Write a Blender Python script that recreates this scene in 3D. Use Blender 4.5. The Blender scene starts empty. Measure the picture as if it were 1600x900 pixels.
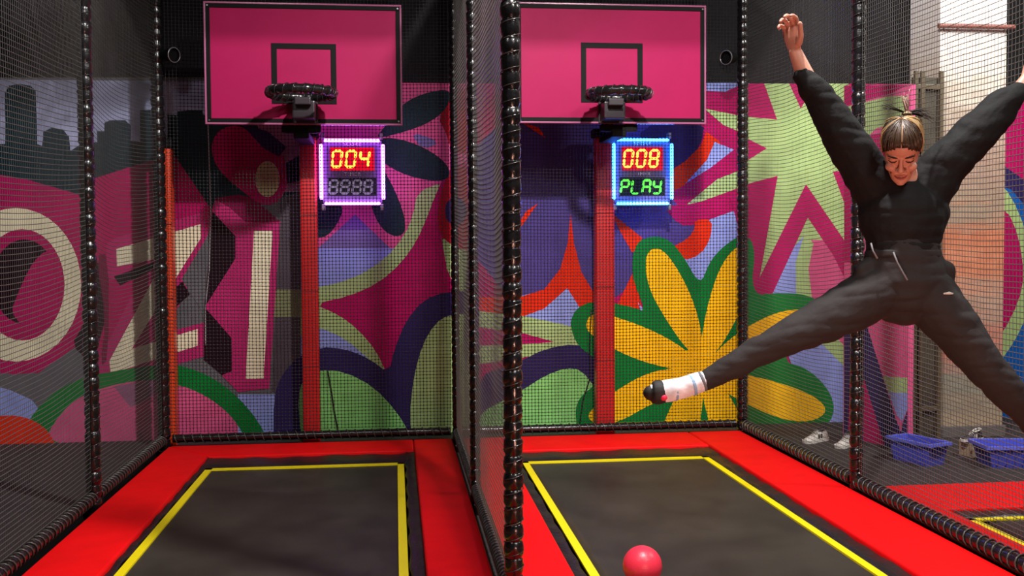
import bpy, bmesh, math, random
from math import sin, cos, pi, radians
from mathutils import Vector, Matrix, noise
from mathutils.geometry import tessellate_polygon
random.seed(7)
S = bpy.context.scene
COL = S.collection

# ------------------------------------------------------------------ camera
F = 1600.0
YAW, PITCH, ROLL = 0.1134, -0.03847, -0.00682
CAM = Vector((0, 0, 1.6))
FW = Vector((sin(YAW)*cos(PITCH), cos(YAW)*cos(PITCH), sin(PITCH)))
_r = Vector((cos(YAW), -sin(YAW), 0)); _u = _r.cross(FW)
RT = _r*cos(ROLL)+_u*sin(ROLL); UP = -_r*sin(ROLL)+_u*cos(ROLL)
cd = bpy.data.cameras.new('camera'); cam = bpy.data.objects.new('camera', cd); COL.objects.link(cam)
cd.sensor_width = 36; cd.lens = 36*F/1600; cd.clip_start = .05; cd.clip_end = 100
M = Matrix((RT, UP, -FW)).transposed().to_4x4(); M.translation = CAM
cam.matrix_world = M
S.camera = cam

# ------------------------------------------------------------------ light
S.view_settings.view_transform = 'Standard'
S.view_settings.look = 'None'
S.view_settings.exposure = 0.0
S.view_settings.gamma = 1.0
S.view_settings.use_curve_mapping = False
S.cycles.use_denoising = True
S.cycles.max_bounces = 6
W = bpy.data.worlds.new('world'); S.world = W; W.use_nodes = True
W.node_tree.nodes['Background'].inputs[0].default_value = (.8, .85, 1, 1)
W.node_tree.nodes['Background'].inputs[1].default_value = 0.05

def area(name, loc, target, size, power, color=(1, 1, 1), shape='DISK', spread=None):
    ld = bpy.data.lights.new(name, 'AREA'); ld.shape = shape; ld.size = size; ld.energy = power; ld.color = color
    if spread: ld.spread = spread
    o = bpy.data.objects.new(name, ld); COL.objects.link(o); o.location = loc
    o.rotation_euler = (Vector(target)-Vector(loc)).to_track_quat('-Z', 'Y').to_euler()
    return o

def spot(name, loc, target, power, angle, blend=.5, color=(1, 1, 1), r=.1):
    ld = bpy.data.lights.new(name, 'SPOT'); ld.energy = power; ld.color = color
    ld.spot_size = radians(angle); ld.spot_blend = blend; ld.shadow_soft_size = r
    o = bpy.data.objects.new(name, ld); COL.objects.link(o); o.location = loc
    o.rotation_euler = (Vector(target)-Vector(loc)).to_track_quat('-Z', 'Y').to_euler()
    return o

area('ceiling_lamp', (1.25, 3.7, 5.35), (1.5, 8.2, 1.0), .22, 450, (1, .93, .92))
area('ceiling_lamp_near', (2.6, 1.2, 5.4), (2.2, 6, 0), 1.0, 120, (1, .97, .92))
area('ceiling_lamp_left', (-1.6, 2.0, 5.4), (-1.2, 6.5, 0), .8, 42, (1, .93, .92))
area('ceiling_lamp_right', (6.2, 5.0, 5.6), (5.4, 8.0, .6), .6, 230, (1, .97, .9))
spot('pillar_fill_spot', (5.1, 6.1, 5.7), (4.85, 8.1, 3.7), 420, 38, .7, (1, .98, .94))  # unseen spot added to keep the pillar top bright
area('red_bounce_fill', (1.3, 1.9, .5), (2.05, 3.9, 1.95), .7, 34, (1, .48, .36))  # unseen fill added to light her face, standing in for red pad bounce

# ------------------------------------------------------------------ pixel measuring helpers (world points on known planes)
def ray(px, py):
    return FW + RT*((px-800)/F) + UP*((450-py)/F)
def onp(px, py, ax, val):
    d = ray(px, py); return CAM + d*((val-CAM[ax])/d[ax])
def atd(px, py, dep):
    return CAM + ray(px, py)*dep

# ------------------------------------------------------------------ materials
MATS = {}
def mat(name, col, rough=.5, metal=0., emit=None, estr=0., noise_amt=0., nscale=8., bump=0., bscale=40., coat=0., alpha=None, trans=0., spec=None):
    if name in MATS: return MATS[name]
    m = bpy.data.materials.new(name); m.use_nodes = True
    nt = m.node_tree; b = nt.nodes['Principled BSDF']
    b.inputs['Base Color'].default_value = (*col, 1); b.inputs['Roughness'].default_value = rough
    b.inputs['Metallic'].default_value = metal
    if coat: b.inputs['Coat Weight'].default_value = coat; b.inputs['Coat Roughness'].default_value = .12
    if spec is not None: b.inputs['Specular IOR Level'].default_value = spec
    if trans: b.inputs['Transmission Weight'].default_value = trans
    if emit: b.inputs['Emission Color'].default_value = (*emit, 1); b.inputs['Emission Strength'].default_value = estr
    tc = nt.nodes.new('ShaderNodeTexCoord')
    if noise_amt:
        n = nt.nodes.new('ShaderNodeTexNoise'); n.inputs['Scale'].default_value = nscale; n.inputs['Detail'].default_value = 5
        nt.links.new(tc.outputs['Object'], n.inputs['Vector'])
        r = nt.nodes.new('ShaderNodeMapRange'); r.inputs['From Min'].default_value = .3; r.inputs['From Max'].default_value = .7
        r.inputs['To Min'].default_value = 1-noise_amt; r.inputs['To Max'].default_value = 1+noise_amt
        nt.links.new(n.outputs['Fac'], r.inputs['Value'])
        v = nt.nodes.new('ShaderNodeVectorMath'); v.operation = 'SCALE'; v.inputs[0].default_value = col
        nt.links.new(r.outputs[0], v.inputs['Scale']); nt.links.new(v.outputs[0], b.inputs['Base Color'])
    if bump:
        n2 = nt.nodes.new('ShaderNodeTexNoise'); n2.inputs['Scale'].default_value = bscale; n2.inputs['Detail'].default_value = 4
        nt.links.new(tc.outputs['Object'], n2.inputs['Vector'])
        bp = nt.nodes.new('ShaderNodeBump'); bp.inputs['Strength'].default_value = bump; bp.inputs['Distance'].default_value = .01
        nt.links.new(n2.outputs['Fac'], bp.inputs['Height']); nt.links.new(bp.outputs[0], b.inputs['Normal'])
    MATS[name] = m; return m

def lin(r, g, b):
    f = lambda c: (c/255/12.92) if c/255 <= .04045 else ((c/255+.055)/1.055)**2.4
    return (f(r), f(g), f(b))

# ------------------------------------------------------------------ object helpers
def newobj(name, me, mats, parent=None):
    o = bpy.data.objects.new(name, me); COL.objects.link(o)
    for m in (mats if isinstance(mats, (list, tuple)) else [mats]): me.materials.append(m)
    if parent: o.parent = parent
    return o
def fin(name, bm, mats, parent=None, smooth=False, recalc=True):
    if recalc: bmesh.ops.recalc_face_normals(bm, faces=bm.faces)
    me = bpy.data.meshes.new(name); bm.to_mesh(me); bm.free()
    if smooth:
        me.polygons.foreach_set('use_smooth', [True]*len(me.polygons))
        if smooth != 'all':
            try: me.set_sharp_from_angle(angle=radians(40))
            except Exception: pass
    return newobj(name, me, mats, parent)
def tag(o, label=None, cat=None, group=None, kind=None):
    if label: o['label'] = label
    if cat: o['category'] = cat
    if group: o['group'] = group
    if kind: o['kind'] = kind
    return o
def empty(name, loc, rz=0):
    o = bpy.data.objects.new(name, None); COL.objects.link(o); o.location = loc; o.rotation_euler.z = rz
    o.empty_display_size = .1; return o
def copy_tree(o, parent=None):
    c = o.copy(); COL.objects.link(c); c.parent = parent
    for ch in [x for x in bpy.data.objects if x.parent == o]: copy_tree(ch, c)
    return c

def box(bm, lo, hi, bev=0., mi=0, seg=2, rot=None, piv=None):
    lo, hi = Vector(lo), Vector(hi)
    r = bmesh.ops.create_cube(bm, size=1)
    vs = r['verts']; c = (lo+hi)/2; d = hi-lo
    for v in vs: v.co = Vector((v.co.x*d.x, v.co.y*d.y, v.co.z*d.z))+c
    fs = set(f for v in vs for f in v.link_faces)
    if bev:
        es = list(set(e for v in vs for e in v.link_edges))
        rr = bmesh.ops.bevel(bm, geom=es, offset=bev, segments=seg, affect='EDGES', profile=.6)
        fs = set(rr['faces']) | set(f for v in rr['verts'] for f in v.link_faces)
        vs = list(set(v for f in fs for v in f.verts))
    if rot is not None:
        p = Vector(piv) if piv is not None else c
        for v in vs: v.co = rot @ (v.co-p)+p
    for f in fs: f.material_index = mi
    return vs
def tube(bm, pts, rad, n=8, mi=0, closed=False, hint=None, cap=True):
    """tube through pts; rad: number, list, or list of (a,b)"""
    pts = [Vector(p) for p in pts]; N = len(pts)
    if not isinstance(rad, (list, tuple)): rad = [rad]*N
    rings = []; side = None
    for i, p in enumerate(pts):
        if closed: t = pts[(i+1) % N]-pts[i-1]
        else: t = pts[min(i+1, N-1)]-pts[max(i-1, 0)]
        t.normalize()
        if hint is not None: s = t.cross(Vector(hint))
        elif side is None:
            s = t.cross(Vector((0, 0, 1))) if abs(t.z) < .9 else t.cross(Vector((0, 1, 0)))
        else: s = side-t*side.dot(t)
        s.normalize(); side = s; b = s.cross(t)
        a, c = rad[i] if isinstance(rad[i], (tuple, list)) else (rad[i], rad[i])
        rings.append([bm.verts.new(p+s*(a*cos(2*pi*k/n))+b*(c*sin(2*pi*k/n))) for k in range(n)])
    rng = range(N) if closed else range(N-1)
    for i in rng:
        A, B = rings[i], rings[(i+1) % N]
        for k in range(n):
            f = bm.faces.new((A[k], A[(k+1) % n], B[(k+1) % n], B[k])); f.material_index = mi
    if cap and not closed:
        for R_ in (rings[0], rings[-1]):
            f = bm.faces.new(R_); f.material_index = mi
def lathe(bm, prof, c, axis=(0, 0, 1), n=16, mi=0):
    """prof: list of (r, h) along axis from c"""
    ax = Vector(axis).normalized(); s = ax.orthogonal().normalized(); b = ax.cross(s); c = Vector(c)
    rings = []
    for r, h in prof:
        if r <= 1e-6: rings.append([bm.verts.new(c+ax*h)])
        else: rings.append([bm.verts.new(c+ax*h+s*(r*cos(2*pi*k/n))+b*(r*sin(2*pi*k/n))) for k in range(n)])
    for A, B in zip(rings, rings[1:]):
        for k in range(n):
            k2 = (k+1) % n
            if len(A) == 1 and len(B) == 1: continue
            if len(A) == 1: f = bm.faces.new((A[0], B[k2], B[k]))
            elif len(B) == 1: f = bm.faces.new((A[k], A[k2], B[0]))
            else: f = bm.faces.new((A[k], A[k2], B[k2], B[k]))
            f.material_index = mi
def helix(bm, p0, p1, rad, pitch, r, n=5, per=10, mi=0):
    p0, p1 = Vector(p0), Vector(p1); ax = p1-p0; L = ax.length; ax.normalize()
    s = ax.orthogonal().normalized(); b = ax.cross(s); pts = []
    K = int(L/pitch*per)
    for i in range(K+1):
        a = 2*pi*i/per; pts.append(p0+ax*(L*i/K)+s*(rad*cos(a))+b*(rad*sin(a)))
    tube(bm, pts, r, n, mi)

# ------------------------------------------------------------------ key positions
XL, XM, XR = -1.90, .50, 3.0
YB, YM = 8.62, 9.02
YPL, YPC, YPR = 6.65, 6.56, 6.39
ZT = 4.05

# ------------------------------------------------------------------ SETTING
m_carpet = mat('dark_carpet', (.025, .024, .022), .85, noise_amt=.35, nscale=14, bump=.3, bscale=200)
bm = bmesh.new(); box(bm, (-8, -3, -.25), (9, 9.4, -.12))
for lo, hi in (((-8, -3, -.12), (XL-.06, YM, -.02)), ((XR+.06, 6.43, -.12), (9, YM, -.02)), ((5.62, -3, -.12), (9, 6.43, -.02)), ((XL-.06, 8.70, -.12), (XR+.06, YM, -.02))): box(bm, lo, hi)
tag(fin('floor', bm, m_carpet), kind='structure')
m_dark = mat('dark_wall_paint', (.008, .008, .009), .85, spec=.2, noise_amt=.3, nscale=3)
bm = bmesh.new(); box(bm, (-8, -3, 6.2), (9, 9.4, 6.35)); tag(fin('ceiling', bm, m_dark), kind='structure')
bm = bmesh.new(); box(bm, (-8.15, -3, -.12), (-8, 9.4, 6.2)); tag(fin('wall_left', bm, m_dark), kind='structure')
bm = bmesh.new(); box(bm, (9, -3, -.12), (9.15, 9.4, 6.2)); tag(fin('wall_right', bm, m_dark), kind='structure')

C = dict(M=lin(176, 26, 92), N=lin(44, 34, 84), P=lin(78, 66, 132), G=lin(10, 120, 48), Y=lin(255, 196, 10), L=lin(166, 192, 128),
         H=lin(140, 208, 120), B=lin(146, 160, 222), K=lin(214, 92, 138), O=lin(224, 52, 30), C=lin(235, 228, 196), A=lin(98, 98, 102),
         D=lin(30, 8, 20), T=lin(22, 44, 52), S=lin(158, 164, 196), E=lin(120, 16, 62), Q=lin(78, 70, 78), R=lin(168, 24, 40),
         V=lin(120, 112, 160), Z=lin(122, 128, 92), W=lin(30, 90, 170), F=lin(150, 96, 128), J=lin(184, 48, 108), X=lin(200, 196, 150))
ckeys = list(C)
WALLM = [m_dark]+[mat('mural_paint_'+k, tuple(max(0, c*1.12-.06*sum(C[k])/3) for c in C[k]), .65, noise_amt=.10, nscale=5, spec=.12) for k in ckeys]
# sky section of the mural gets soft cloud streaks
sm = MATS['mural_paint_S']; nt = sm.node_tree
for n_ in nt.nodes:
    if n_.type == 'TEX_NOISE': n_.inputs['Scale'].default_value = 1.6; n_.inputs['Distortion'].default_value = 1.2
    if n_.type == 'MAP_RANGE': n_.inputs['To Min'].default_value = .35; n_.inputs['To Max'].default_value = 1.5

def smooth_poly(p, it=2):
    for _ in range(it):
        q = []
        for i in range(len(p)):
            a, b = p[i], p[(i+1) % len(p)]
            q += [(a[0]*.75+b[0]*.25, a[1]*.75+b[1]*.25), (a[0]*.25+b[0]*.75, a[1]*.25+b[1]*.75)]
        p = q
    return p
def ell(cx, cy, rx, ry, rot=0, n=36):
    c, s = cos(radians(rot)), sin(radians(rot))
    return [(cx+rx*cos(2*pi*k/n)*c-ry*sin(2*pi*k/n)*s, cy+rx*cos(2*pi*k/n)*s+ry*sin(2*pi*k/n)*c) for k in range(n)]

class Paint:
    def __init__(self, tr, nrm): self.bm = bmesh.new(); self.k = 0; self.tr = tr; self.n = Vector(nrm)
    def add(self, key, pts, smooth=0):
        if smooth: pts = smooth_poly(pts, smooth)
        self.k += 1
        P = [self.tr(*p)+self.n*(.0002*self.k+.0004) for p in pts]
        vs = [self.bm.verts.new(p) for p in P]
        mi = 0 if key == '-' else 1+ckeys.index(key)
        for t in tessellate_polygon([P]):
            try: f = self.bm.faces.new([vs[i] for i in t]); f.material_index = mi
            except ValueError: pass

zb = -.12
p = Paint(lambda x, y: onp(x, y, 1, YM), (0, -1, 0))
box(p.bm, (-8, YM, -.12), (9, YM+.15, 6.2))
a = p.add
WL, WR = -700, 2100
def band(key, x0, x1, y0, y1): a(key, [(x0, y0), (x1, y0), (x1, y1), (x0, y1)])
TOPY = lambda x: 124.5+(x-20)*.0085
band('A', WL, 470, 121, 703)
a('A', [(WL, TOPY(WL)), (1150, TOPY(1150)), (WR, 138), (WR, 668), (1165, 680), (600, 700), (300, 697), (WL, 695)])
# ---- sky and skyline
a('S', [(WL, TOPY(WL)), (640, TOPY(640)), (640, 330), (WL, 330)])
a('T', [(WL, 330), (WL, 230), (-300, 230), (-300, 180), (-240, 180), (-240, 225), (-120, 225), (-120, 150), (-60, 150), (-60, 225), (8, 225), (8, 145), (14, 134), (30, 131), (48, 134), (56, 142), (58, 225),
        (66, 228), (68, 206), (80, 200), (98, 202), (108, 214), (110, 236), (128, 224), (152, 222), (152, 205), (163, 205), (163, 192), (172, 188), (196, 188), (204, 196), (204, 220), (219, 222), (219, 172), (252, 172), (252, 215), (262, 215), (262, 192), (277, 192), (277, 174), (300, 172), (316, 172), (318, 180), (470, 180), (470, 340), (WL, 340)])
# ---- lower left background
a('A', [(WL, 420), (130, 420), (330, 340), (470, 300), (470, 697), (WL, 697)])
a('M', [(WL, 270), (0, 273), (40, 280), (75, 290), (110, 300), (130, 306), (133, 288), (150, 278), (200, 262), (240, 250), (258, 234), (272, 232), (300, 268), (322, 305), (330, 322), (330, 360), (318, 380), (284, 436), (250, 520), (160, 605), (148, 590), (120, 540), (60, 583), (0, 583), (-120, 540), (-300, 560), (WL, 560)])
a('M', ell(25, 447, 118, 138))
a('D', [(112, 538), (128, 512), (146, 470), (148, 410), (158, 412), (167, 445), (166, 495), (152, 545), (135, 562)], 1)
a('C', ell(25, 445, 102, 120)); a('M', ell(35, 445, 66, 87)); a('D', ell(38, 440, 50, 66))
a('M', [(64, 396), (45, 420), (24, 468), (18, 488), (35, 510), (62, 508), (84, 480), (93, 440), (90, 402), (78, 392)], 1)
a('B', [(-200, 560), (0, 602), (66, 632), (50, 665), (-200, 690)], 1)
a('B', [(WL, 610), (-150, 570), (-60, 695), (WL, 695)])
# Z
a('J', [(166, 382), (180, 372), (322, 330), (330, 345), (330, 380), (258, 520), (322, 503), (322, 556), (162, 603), (150, 585), (156, 560), (225, 425), (168, 440)])
a('E', [(150, 400), (170, 395), (170, 560), (156, 575), (166, 500)], 1)
a('C', [(182, 389), (314, 350), (314, 372), (206, 545), (309, 514), (309, 540), (173, 584), (171, 564), (258, 402), (183, 416)])
a('D', [(178, 432), (240, 410), (242, 420), (188, 446)])
a('D', [(262, 460), (285, 440), (297, 460), (268, 486)])
a('A', [(322, 373), (334, 345), (334, 500), (322, 510), (312, 480), (296, 456), (284, 436)])
# green arc and pink inside
a('G', [(36, 672), (60, 635), (100, 602), (150, 585), (200, 576), (245, 570), (285, 571), (330, 588), (370, 618), (402, 655), (424, 697), (36, 697)], 2)
a('K', [(64, 700), (90, 650), (126, 618), (180, 600), (230, 593), (275, 600), (310, 612), (345, 634), (372, 662), (388, 700)], 2)
a('F', [(178, 604), (246, 592), (246, 615), (205, 637)])
a('O', ell(15, 705, 72, 56))
band('B', 372, 475, 616, 700)
a('G', [(330, 588), (370, 618), (402, 655), (424, 697), (388, 697), (372, 662), (345, 634), (318, 612)], 1)
# letter I
a('Q', [(437, 310), (475, 300), (475, 612), (425, 612)]); a('Z', [(430, 452), (475, 452), (475, 495), (428, 495)])
a('J', [(334, 312), (438, 346), (421, 607), (372, 612), (348, 588), (322, 482), (322, 474), (331, 330)])
a('D', [(332, 330), (368, 369), (368, 404), (322, 477), (325, 430)])
a('D', [(322, 482), (362, 528), (362, 580), (347, 586), (319, 562), (319, 520)])
a('C', [(397, 361), (426, 361), (412, 591), (384, 592)])
a('T', [(262, 180), (330, 180), (330, 235), (350, 268), (392, 308), (360, 318), (336, 312), (331, 328), (300, 282), (268, 236)])
a('E', [(335, 310), (372, 304), (398, 310), (438, 347), (384, 347), (360, 325)])
a('F', [(400, 190), (500, 190), (500, 300), (440, 300)])
a('M', [(330, 240), (333, 215), (350, 198), (380, 196), (440, 236), (450, 262), (448, 298), (430, 320), (408, 320), (390, 308), (344, 270)], 2)
a('N', [(378, 195), (418, 205), (448, 230), (436, 245), (412, 232)]); a('T', [(447, 255), (475, 238), (475, 282), (449, 287)])
a('X', ell(418, 280, 19, 28))
# ---- middle section (leaves, star)
a('K', [(470, TOPY(470)), (730, TOPY(730)), (730, 420), (470, 420)])
a('V', [(555, 335), (610, 388), (640, 420), (470, 420), (500, 385)])
a('V', [(640, 205), (690, 222), (660, 235)], 1)
a('B', [(470, 388), (640, 388), (600, 460), (470, 470)])
a('L', [(470, 484), (470, 455), (550, 437), (602, 405), (632, 368), (646, 335), (652, 300), (690, 285), (730, 300), (730, 560), (470, 600)], 1)
a('B', [(470, 505), (520, 518), (560, 545), (590, 575), (470, 590)], 1)
a('L', [(485, 470), (540, 490), (578, 522), (604, 580), (575, 560), (530, 520), (485, 498)], 1)
a('M', [(490, 475), (545, 463), (592, 442), (628, 410), (652, 375), (668, 338), (678, 310), (700, 262), (740, 250), (740, 480), (640, 575), (607, 590), (588, 548), (560, 515), (530, 492)], 1)
a('L', [(690, 372), (740, 392), (740, 480), (712, 450), (698, 420)])
a('R', [(704, 262), (740, 262), (740, 395), (708, 385), (688, 368), (682, 335), (690, 296)], 1)
a('N', ell(712, 330, 17, 22))
a('R', [(706, 142), (740, 140), (740, 240), (706, 238), (696, 205), (684, 185)], 1)
a('T', [(585, 218), (600, 200), (625, 165), (660, 146), (706, 138), (700, 168), (672, 192), (630, 207)], 2)
a('T', [(590, 213), (640, 220), (685, 243), (706, 268), (695, 284), (655, 280), (620, 268), (585, 245)], 2)
a('T', [(585, 245), (612, 285), (632, 335), (634, 366), (612, 370), (590, 350), (576, 310)], 2)
a('T', [(470, 300), (540, 318), (528, 350), (508, 373), (470, 370)], 2)
a('N', [(428, 700), (428, 620), (440, 586), (465, 558), (500, 542), (540, 545), (577, 560), (607, 583), (618, 540), (635, 500), (662, 468), (700, 455), (740, 455), (740, 700)], 1)
a('H', [(474, 700), (466, 640), (468, 606), (480, 586), (500, 577), (540, 581), (584, 604), (620, 643), (642, 680), (644, 700)], 1)
a('L', [(646, 700), (640, 650), (646, 590), (660, 538), (680, 505), (702, 491), (750, 491), (750, 700)], 1)
# ---- right lane
a('M', [(740, TOPY(740)), (1330, 136), (1330, 690), (740, 690)])
a('P', [(740, 150), (1085, 150), (1098, 200), (1094, 226), (1070, 252), (1045, 268), (1000, 300), (1005, 480), (740, 480)], 1)
a('N', [(1000, 190), (1100, 190), (1096, 226), (1070, 255), (1040, 270), (1000, 262)], 1)
a('P', [(950, 300), (1040, 300), (1080, 345), (1086, 352), (1078, 372), (1056, 384), (1010, 388), (950, 380)], 1)
a('O', [(1103, 206), (1125, 222), (1120, 240), (1068, 290), (1050, 300), (1045, 268), (1070, 252), (1094, 228)])
a('B', [(1116, 222), (1146, 234), (1110, 262), (1070, 287), (1104, 250)])
a('L', [(1066, 325), (1120, 280), (1185, 255), (1185, 282), (1120, 306)])
a('B', [(1103, 130), (1170, 130), (1170, 146), (1103, 142)]); a('L', [(1100, 170), (1170, 184), (1215, 190), (1215, 215), (1170, 212), (1130, 196)])
a('B', [(1108, 343), (1195, 312), (1185, 370), (1130, 386), (1095, 450), (1060, 405), (1100, 385)])
a('M', [(1036, 322), (1090, 318), (1140, 300), (1120, 335), (1086, 352), (1060, 352)], 1)
a('O', [(1084, 344), (1112, 342), (1110, 372), (1094, 398), (1066, 408), (1046, 388), (1076, 372), (1086, 354)], 1)
a('B', [(740, 480), (885, 445), (935, 492), (870, 540), (740, 560)])
a('O', [(740, 465), (815, 463), (850, 452), (875, 420), (887, 378), (891, 332), (896, 378), (908, 425), (935, 470), (950, 490), (905, 480), (886, 450), (850, 482), (815, 495), (740, 500)])
a('O', [(800, 365), (822, 330), (840, 318), (815, 353)]); a('O', [(812, 190), (842, 200), (852, 216)])
a('O', [(952, 330), (1003, 372), (988, 396), (972, 368)]); a('O', [(990, 422), (1003, 484), (962, 480)])
a('B', [(996, 472), (1010, 490), (1000, 486)])
a('L', [(740, 485), (815, 493), (872, 505), (915, 515), (905, 545), (740, 570)]); a('M', [(740, 510), (815, 520), (866, 534), (815, 538), (740, 540)])
a('N', [(740, 590), (815, 563), (850, 545), (900, 536), (950, 550), (950, 620), (740, 680)], 1)
a('H', [(740, 690), (740, 650), (815, 610), (850, 587), (885, 574), (908, 578), (930, 606), (930, 690)], 1)
# LG star area right
a('L', [(1160, 131), (1330, 131), (1330, 480), (1180, 480), (1160, 300)])
a('M', [(1130, 145), (1160, 131), (1193, 131), (1213, 187), (1169, 183), (1130, 172)]); a('M', [(1150, 214), (1169, 218), (1197, 232), (1150, 262)])
a('M', [(1232, 131), (1280, 131), (1262, 150), (1250, 170)]); a('M', [(1300, 268), (1340, 268), (1340, 380), (1321, 326)])
a('K', [(1262, 375), (1330, 375), (1330, 600), (1262, 560)]); a('B', [(1256, 368), (1246, 400), (1244, 470), (1195, 480), (1225, 400)])
a('L', [(1256, 365), (1270, 380), (1262, 420), (1268, 470), (1243, 470), (1242, 410)])
a('M', [(1140, 310), (1169, 287), (1214, 275), (1186, 433), (1258, 288), (1340, 408), (1340, 470), (1321, 440), (1300, 398), (1261, 340), (1203, 465), (1188, 474), (1150, 470), (1160, 380)])
a('B', [(1225, 540), (1300, 500), (1340, 530), (1340, 690), (1280, 690)])
a('K', [(1262, 470), (1330, 440), (1340, 560), (1300, 530)])
a('L', [(1282, 536), (1300, 520), (1335, 560), (1335, 590)])
a('D', [(1150, 655), (1260, 668), (1300, 700), (1150, 700)])
a('G', [(985, 430), (990, 385), (1008, 370), (1040, 370), (1066, 398), (1093, 448), (1108, 408), (1130, 384), (1158, 366), (1180, 380), (1172, 462), (1215, 457), (1262, 460), (1292, 480), (1278, 515), (1232, 545), (1225, 566), (1262, 576), (1294, 608), (1304, 640), (1290, 668), (1230, 676), (1165, 690), (905, 690), (897, 642), (906, 618), (932, 600), (932, 560), (903, 542), (890, 510), (895, 488), (912, 474), (940, 470), (990, 480), (1009, 488)], 2)
yl = [[(1022, 384), (1006, 402), (1012, 450), (1040, 500), (1072, 546), (1094, 560), (1097, 523), (1080, 461), (1046, 400)],
      [(1094, 530), (1107, 466), (1126, 412), (1152, 382), (1166, 392), (1164, 440), (1158, 480), (1142, 513), (1118, 552), (1094, 560)],
      [(1110, 556), (1150, 520), (1200, 492), (1240, 482), (1268, 486), (1262, 506), (1210, 532), (1150, 562), (1110, 580)],
      [(1080, 552), (1027, 519), (961, 494), (924, 488), (913, 507), (922, 523), (965, 549), (1010, 567), (1060, 578), (1090, 576)],
      [(1085, 570), (1055, 574), (1010, 582), (961, 610), (924, 638), (917, 652), (932, 664), (969, 658), (1010, 634), (1050, 617), (1090, 600)],
      [(1085, 585), (1062, 602), (1036, 660), (1024, 690), (1088, 690), (1096, 640), (1098, 600)],
      [(1092, 590), (1097, 620), (1107, 660), (1114, 690), (1172, 690), (1152, 640), (1125, 596)],
      [(1110, 572), (1160, 584), (1220, 598), (1272, 618), (1294, 642), (1265, 660), (1215, 654), (1155, 626), (1110, 598)]]
for q in yl: a('Y', q, 2)
a('Y', ell(1094, 573, 34, 34))
# ---- right end beyond the panel
a('L', [(1330, 132), (1560, 135), (1560, 690), (1330, 690)]); a('M', [(1325, 131), (1460, 133), (1400, 147), (1325, 168)]); a('M', [(1345, 232), (1380, 200), (1460, 180), (1460, 260), (1350, 280)]); a('K', [(1325, 300), (1500, 300), (1500, 690), (1325, 690)])
a('M', [(1540, 137), (WR, 142), (WR, 690), (1540, 690)])
a('N', [(1540, 250), (1575, 262), (1640, 320), (1700, 500), (1700, 690), (1540, 690)], 1); a('W', [(1540, 285), (1590, 300), (1640, 400), (1640, 690), (1540, 690)], 1)
a('L', [(1530, 280), (1565, 288), (1590, 330), (1612, 400), (1608, 480), (1580, 540), (1540, 590)], 1); a('M', [(1530, 320), (1570, 325), (1590, 370), (1598, 430), (1590, 470), (1565, 520), (1530, 560)], 1)
a('W', [(1560, 565), (1600, 510), (1640, 520), (1660, 690), (1530, 690), (1530, 600)])
band('D', 1400, WR, 665, 730)
tag(fin('wall_back', p.bm, WALLM, recalc=False), kind='structure')

# angled mural panel at the right
A0 = onp(1318, 690, 2, -.12); A0 = Vector((A0.x, A0.y, 0))
A0 = onp(1318, 600, 1, 8.35); B0 = onp(1419, 600, 1, 7.6)
A0.z = B0.z = 0; dAB = (B0-A0).normalized(); nAB = Vector((dAB.y, -dAB.x, 0))
if nAB.y > 0: nAB = -nAB
def ontr(x, y):
    d = ray(x, y); t = (A0-CAM).dot(nAB)/d.dot(nAB); return CAM+d*t
p = Paint(ontr, nAB); a = p.add
e_ = .05
P8 = [A0, B0, B0-nAB*e_, A0-nAB*e_]; zA, zB = ontr(1318, 134).z, ontr(1419, 132).z
vb = [p.bm.verts.new(Vector((q.x, q.y, -.02))) for q in P8]; vt = [p.bm.verts.new(Vector((q.x, q.y, z_))) for q, z_ in zip(P8, (zA, zB, zB, zA))]
for k in range(4): p.bm.faces.new((vb[k], vb[(k+1) % 4], vt[(k+1) % 4], vt[k])).material_index = 1+ckeys.index('K')
p.bm.faces.new(vb[::-1]); p.bm.faces.new(vt).material_index = 1+ckeys.index('K')
a('M', [(1319, 134), (1418, 133), (1390, 147), (1319, 166)]); a('L', [(1319, 168), (1390, 150), (1418, 150), (1418, 190), (1370, 200), (1319, 250)])
a('M', [(1319, 262), (1360, 212), (1418, 195), (1418, 300), (1319, 330)]); a('M', [(1319, 300), (1350, 300), (1350, 410), (1319, 410)])
a('V', [(1319, 500), (1328, 500), (1328, 690), (1319, 690)])
a('M', [(1319, 545), (1345, 560), (1388, 706), (1319, 690)])
a('N', [(1319, 505), (1352, 500), (1400, 655), (1418, 700), (1418, 712), (1386, 708), (1345, 575), (1330, 540), (1325, 690), (1319, 690)])
a('L', [(1380, 588), (1418, 590), (1418, 614), (1388, 613)]); a('B', [(1388, 613), (1418, 614), (1418, 640), (1410, 658), (1402, 650)])
a('N', [(1411, 660), (1418, 642), (1418, 712), (1404, 700)])
tag(fin('trim_1', p.bm, WALLM, recalc=False), kind='structure')

# ------------------------------------------------------------------ pillar, band and brown gate
mp = bpy.data.materials.new('worn_painted_brick'); mp.use_nodes = True; nt = mp.node_tree; b = nt.nodes['Principled BSDF']
tc = nt.nodes.new('ShaderNodeTexCoord'); mpn = nt.nodes.new('ShaderNodeMapping'); mpn.inputs['Rotation'].default_value = (radians(90), 0, 0)
br = nt.nodes.new('ShaderNodeTexBrick'); br.inputs['Scale'].default_value = 4.2; br.inputs['Mortar Size'].default_value = .012
br.inputs['Color1'].default_value = (1, 1, 1, 1); br.inputs['Color2'].default_value = (.78, .74, .72, 1); br.inputs['Mortar'].default_value = (.55, .52, .5, 1)
nt.links.new(tc.outputs['Object'], mpn.inputs['Vector']); nt.links.new(mpn.outputs[0], br.inputs['Vector'])
sx = nt.nodes.new('ShaderNodeSeparateXYZ'); nt.links.new(tc.outputs['Object'], sx.inputs[0])
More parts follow.
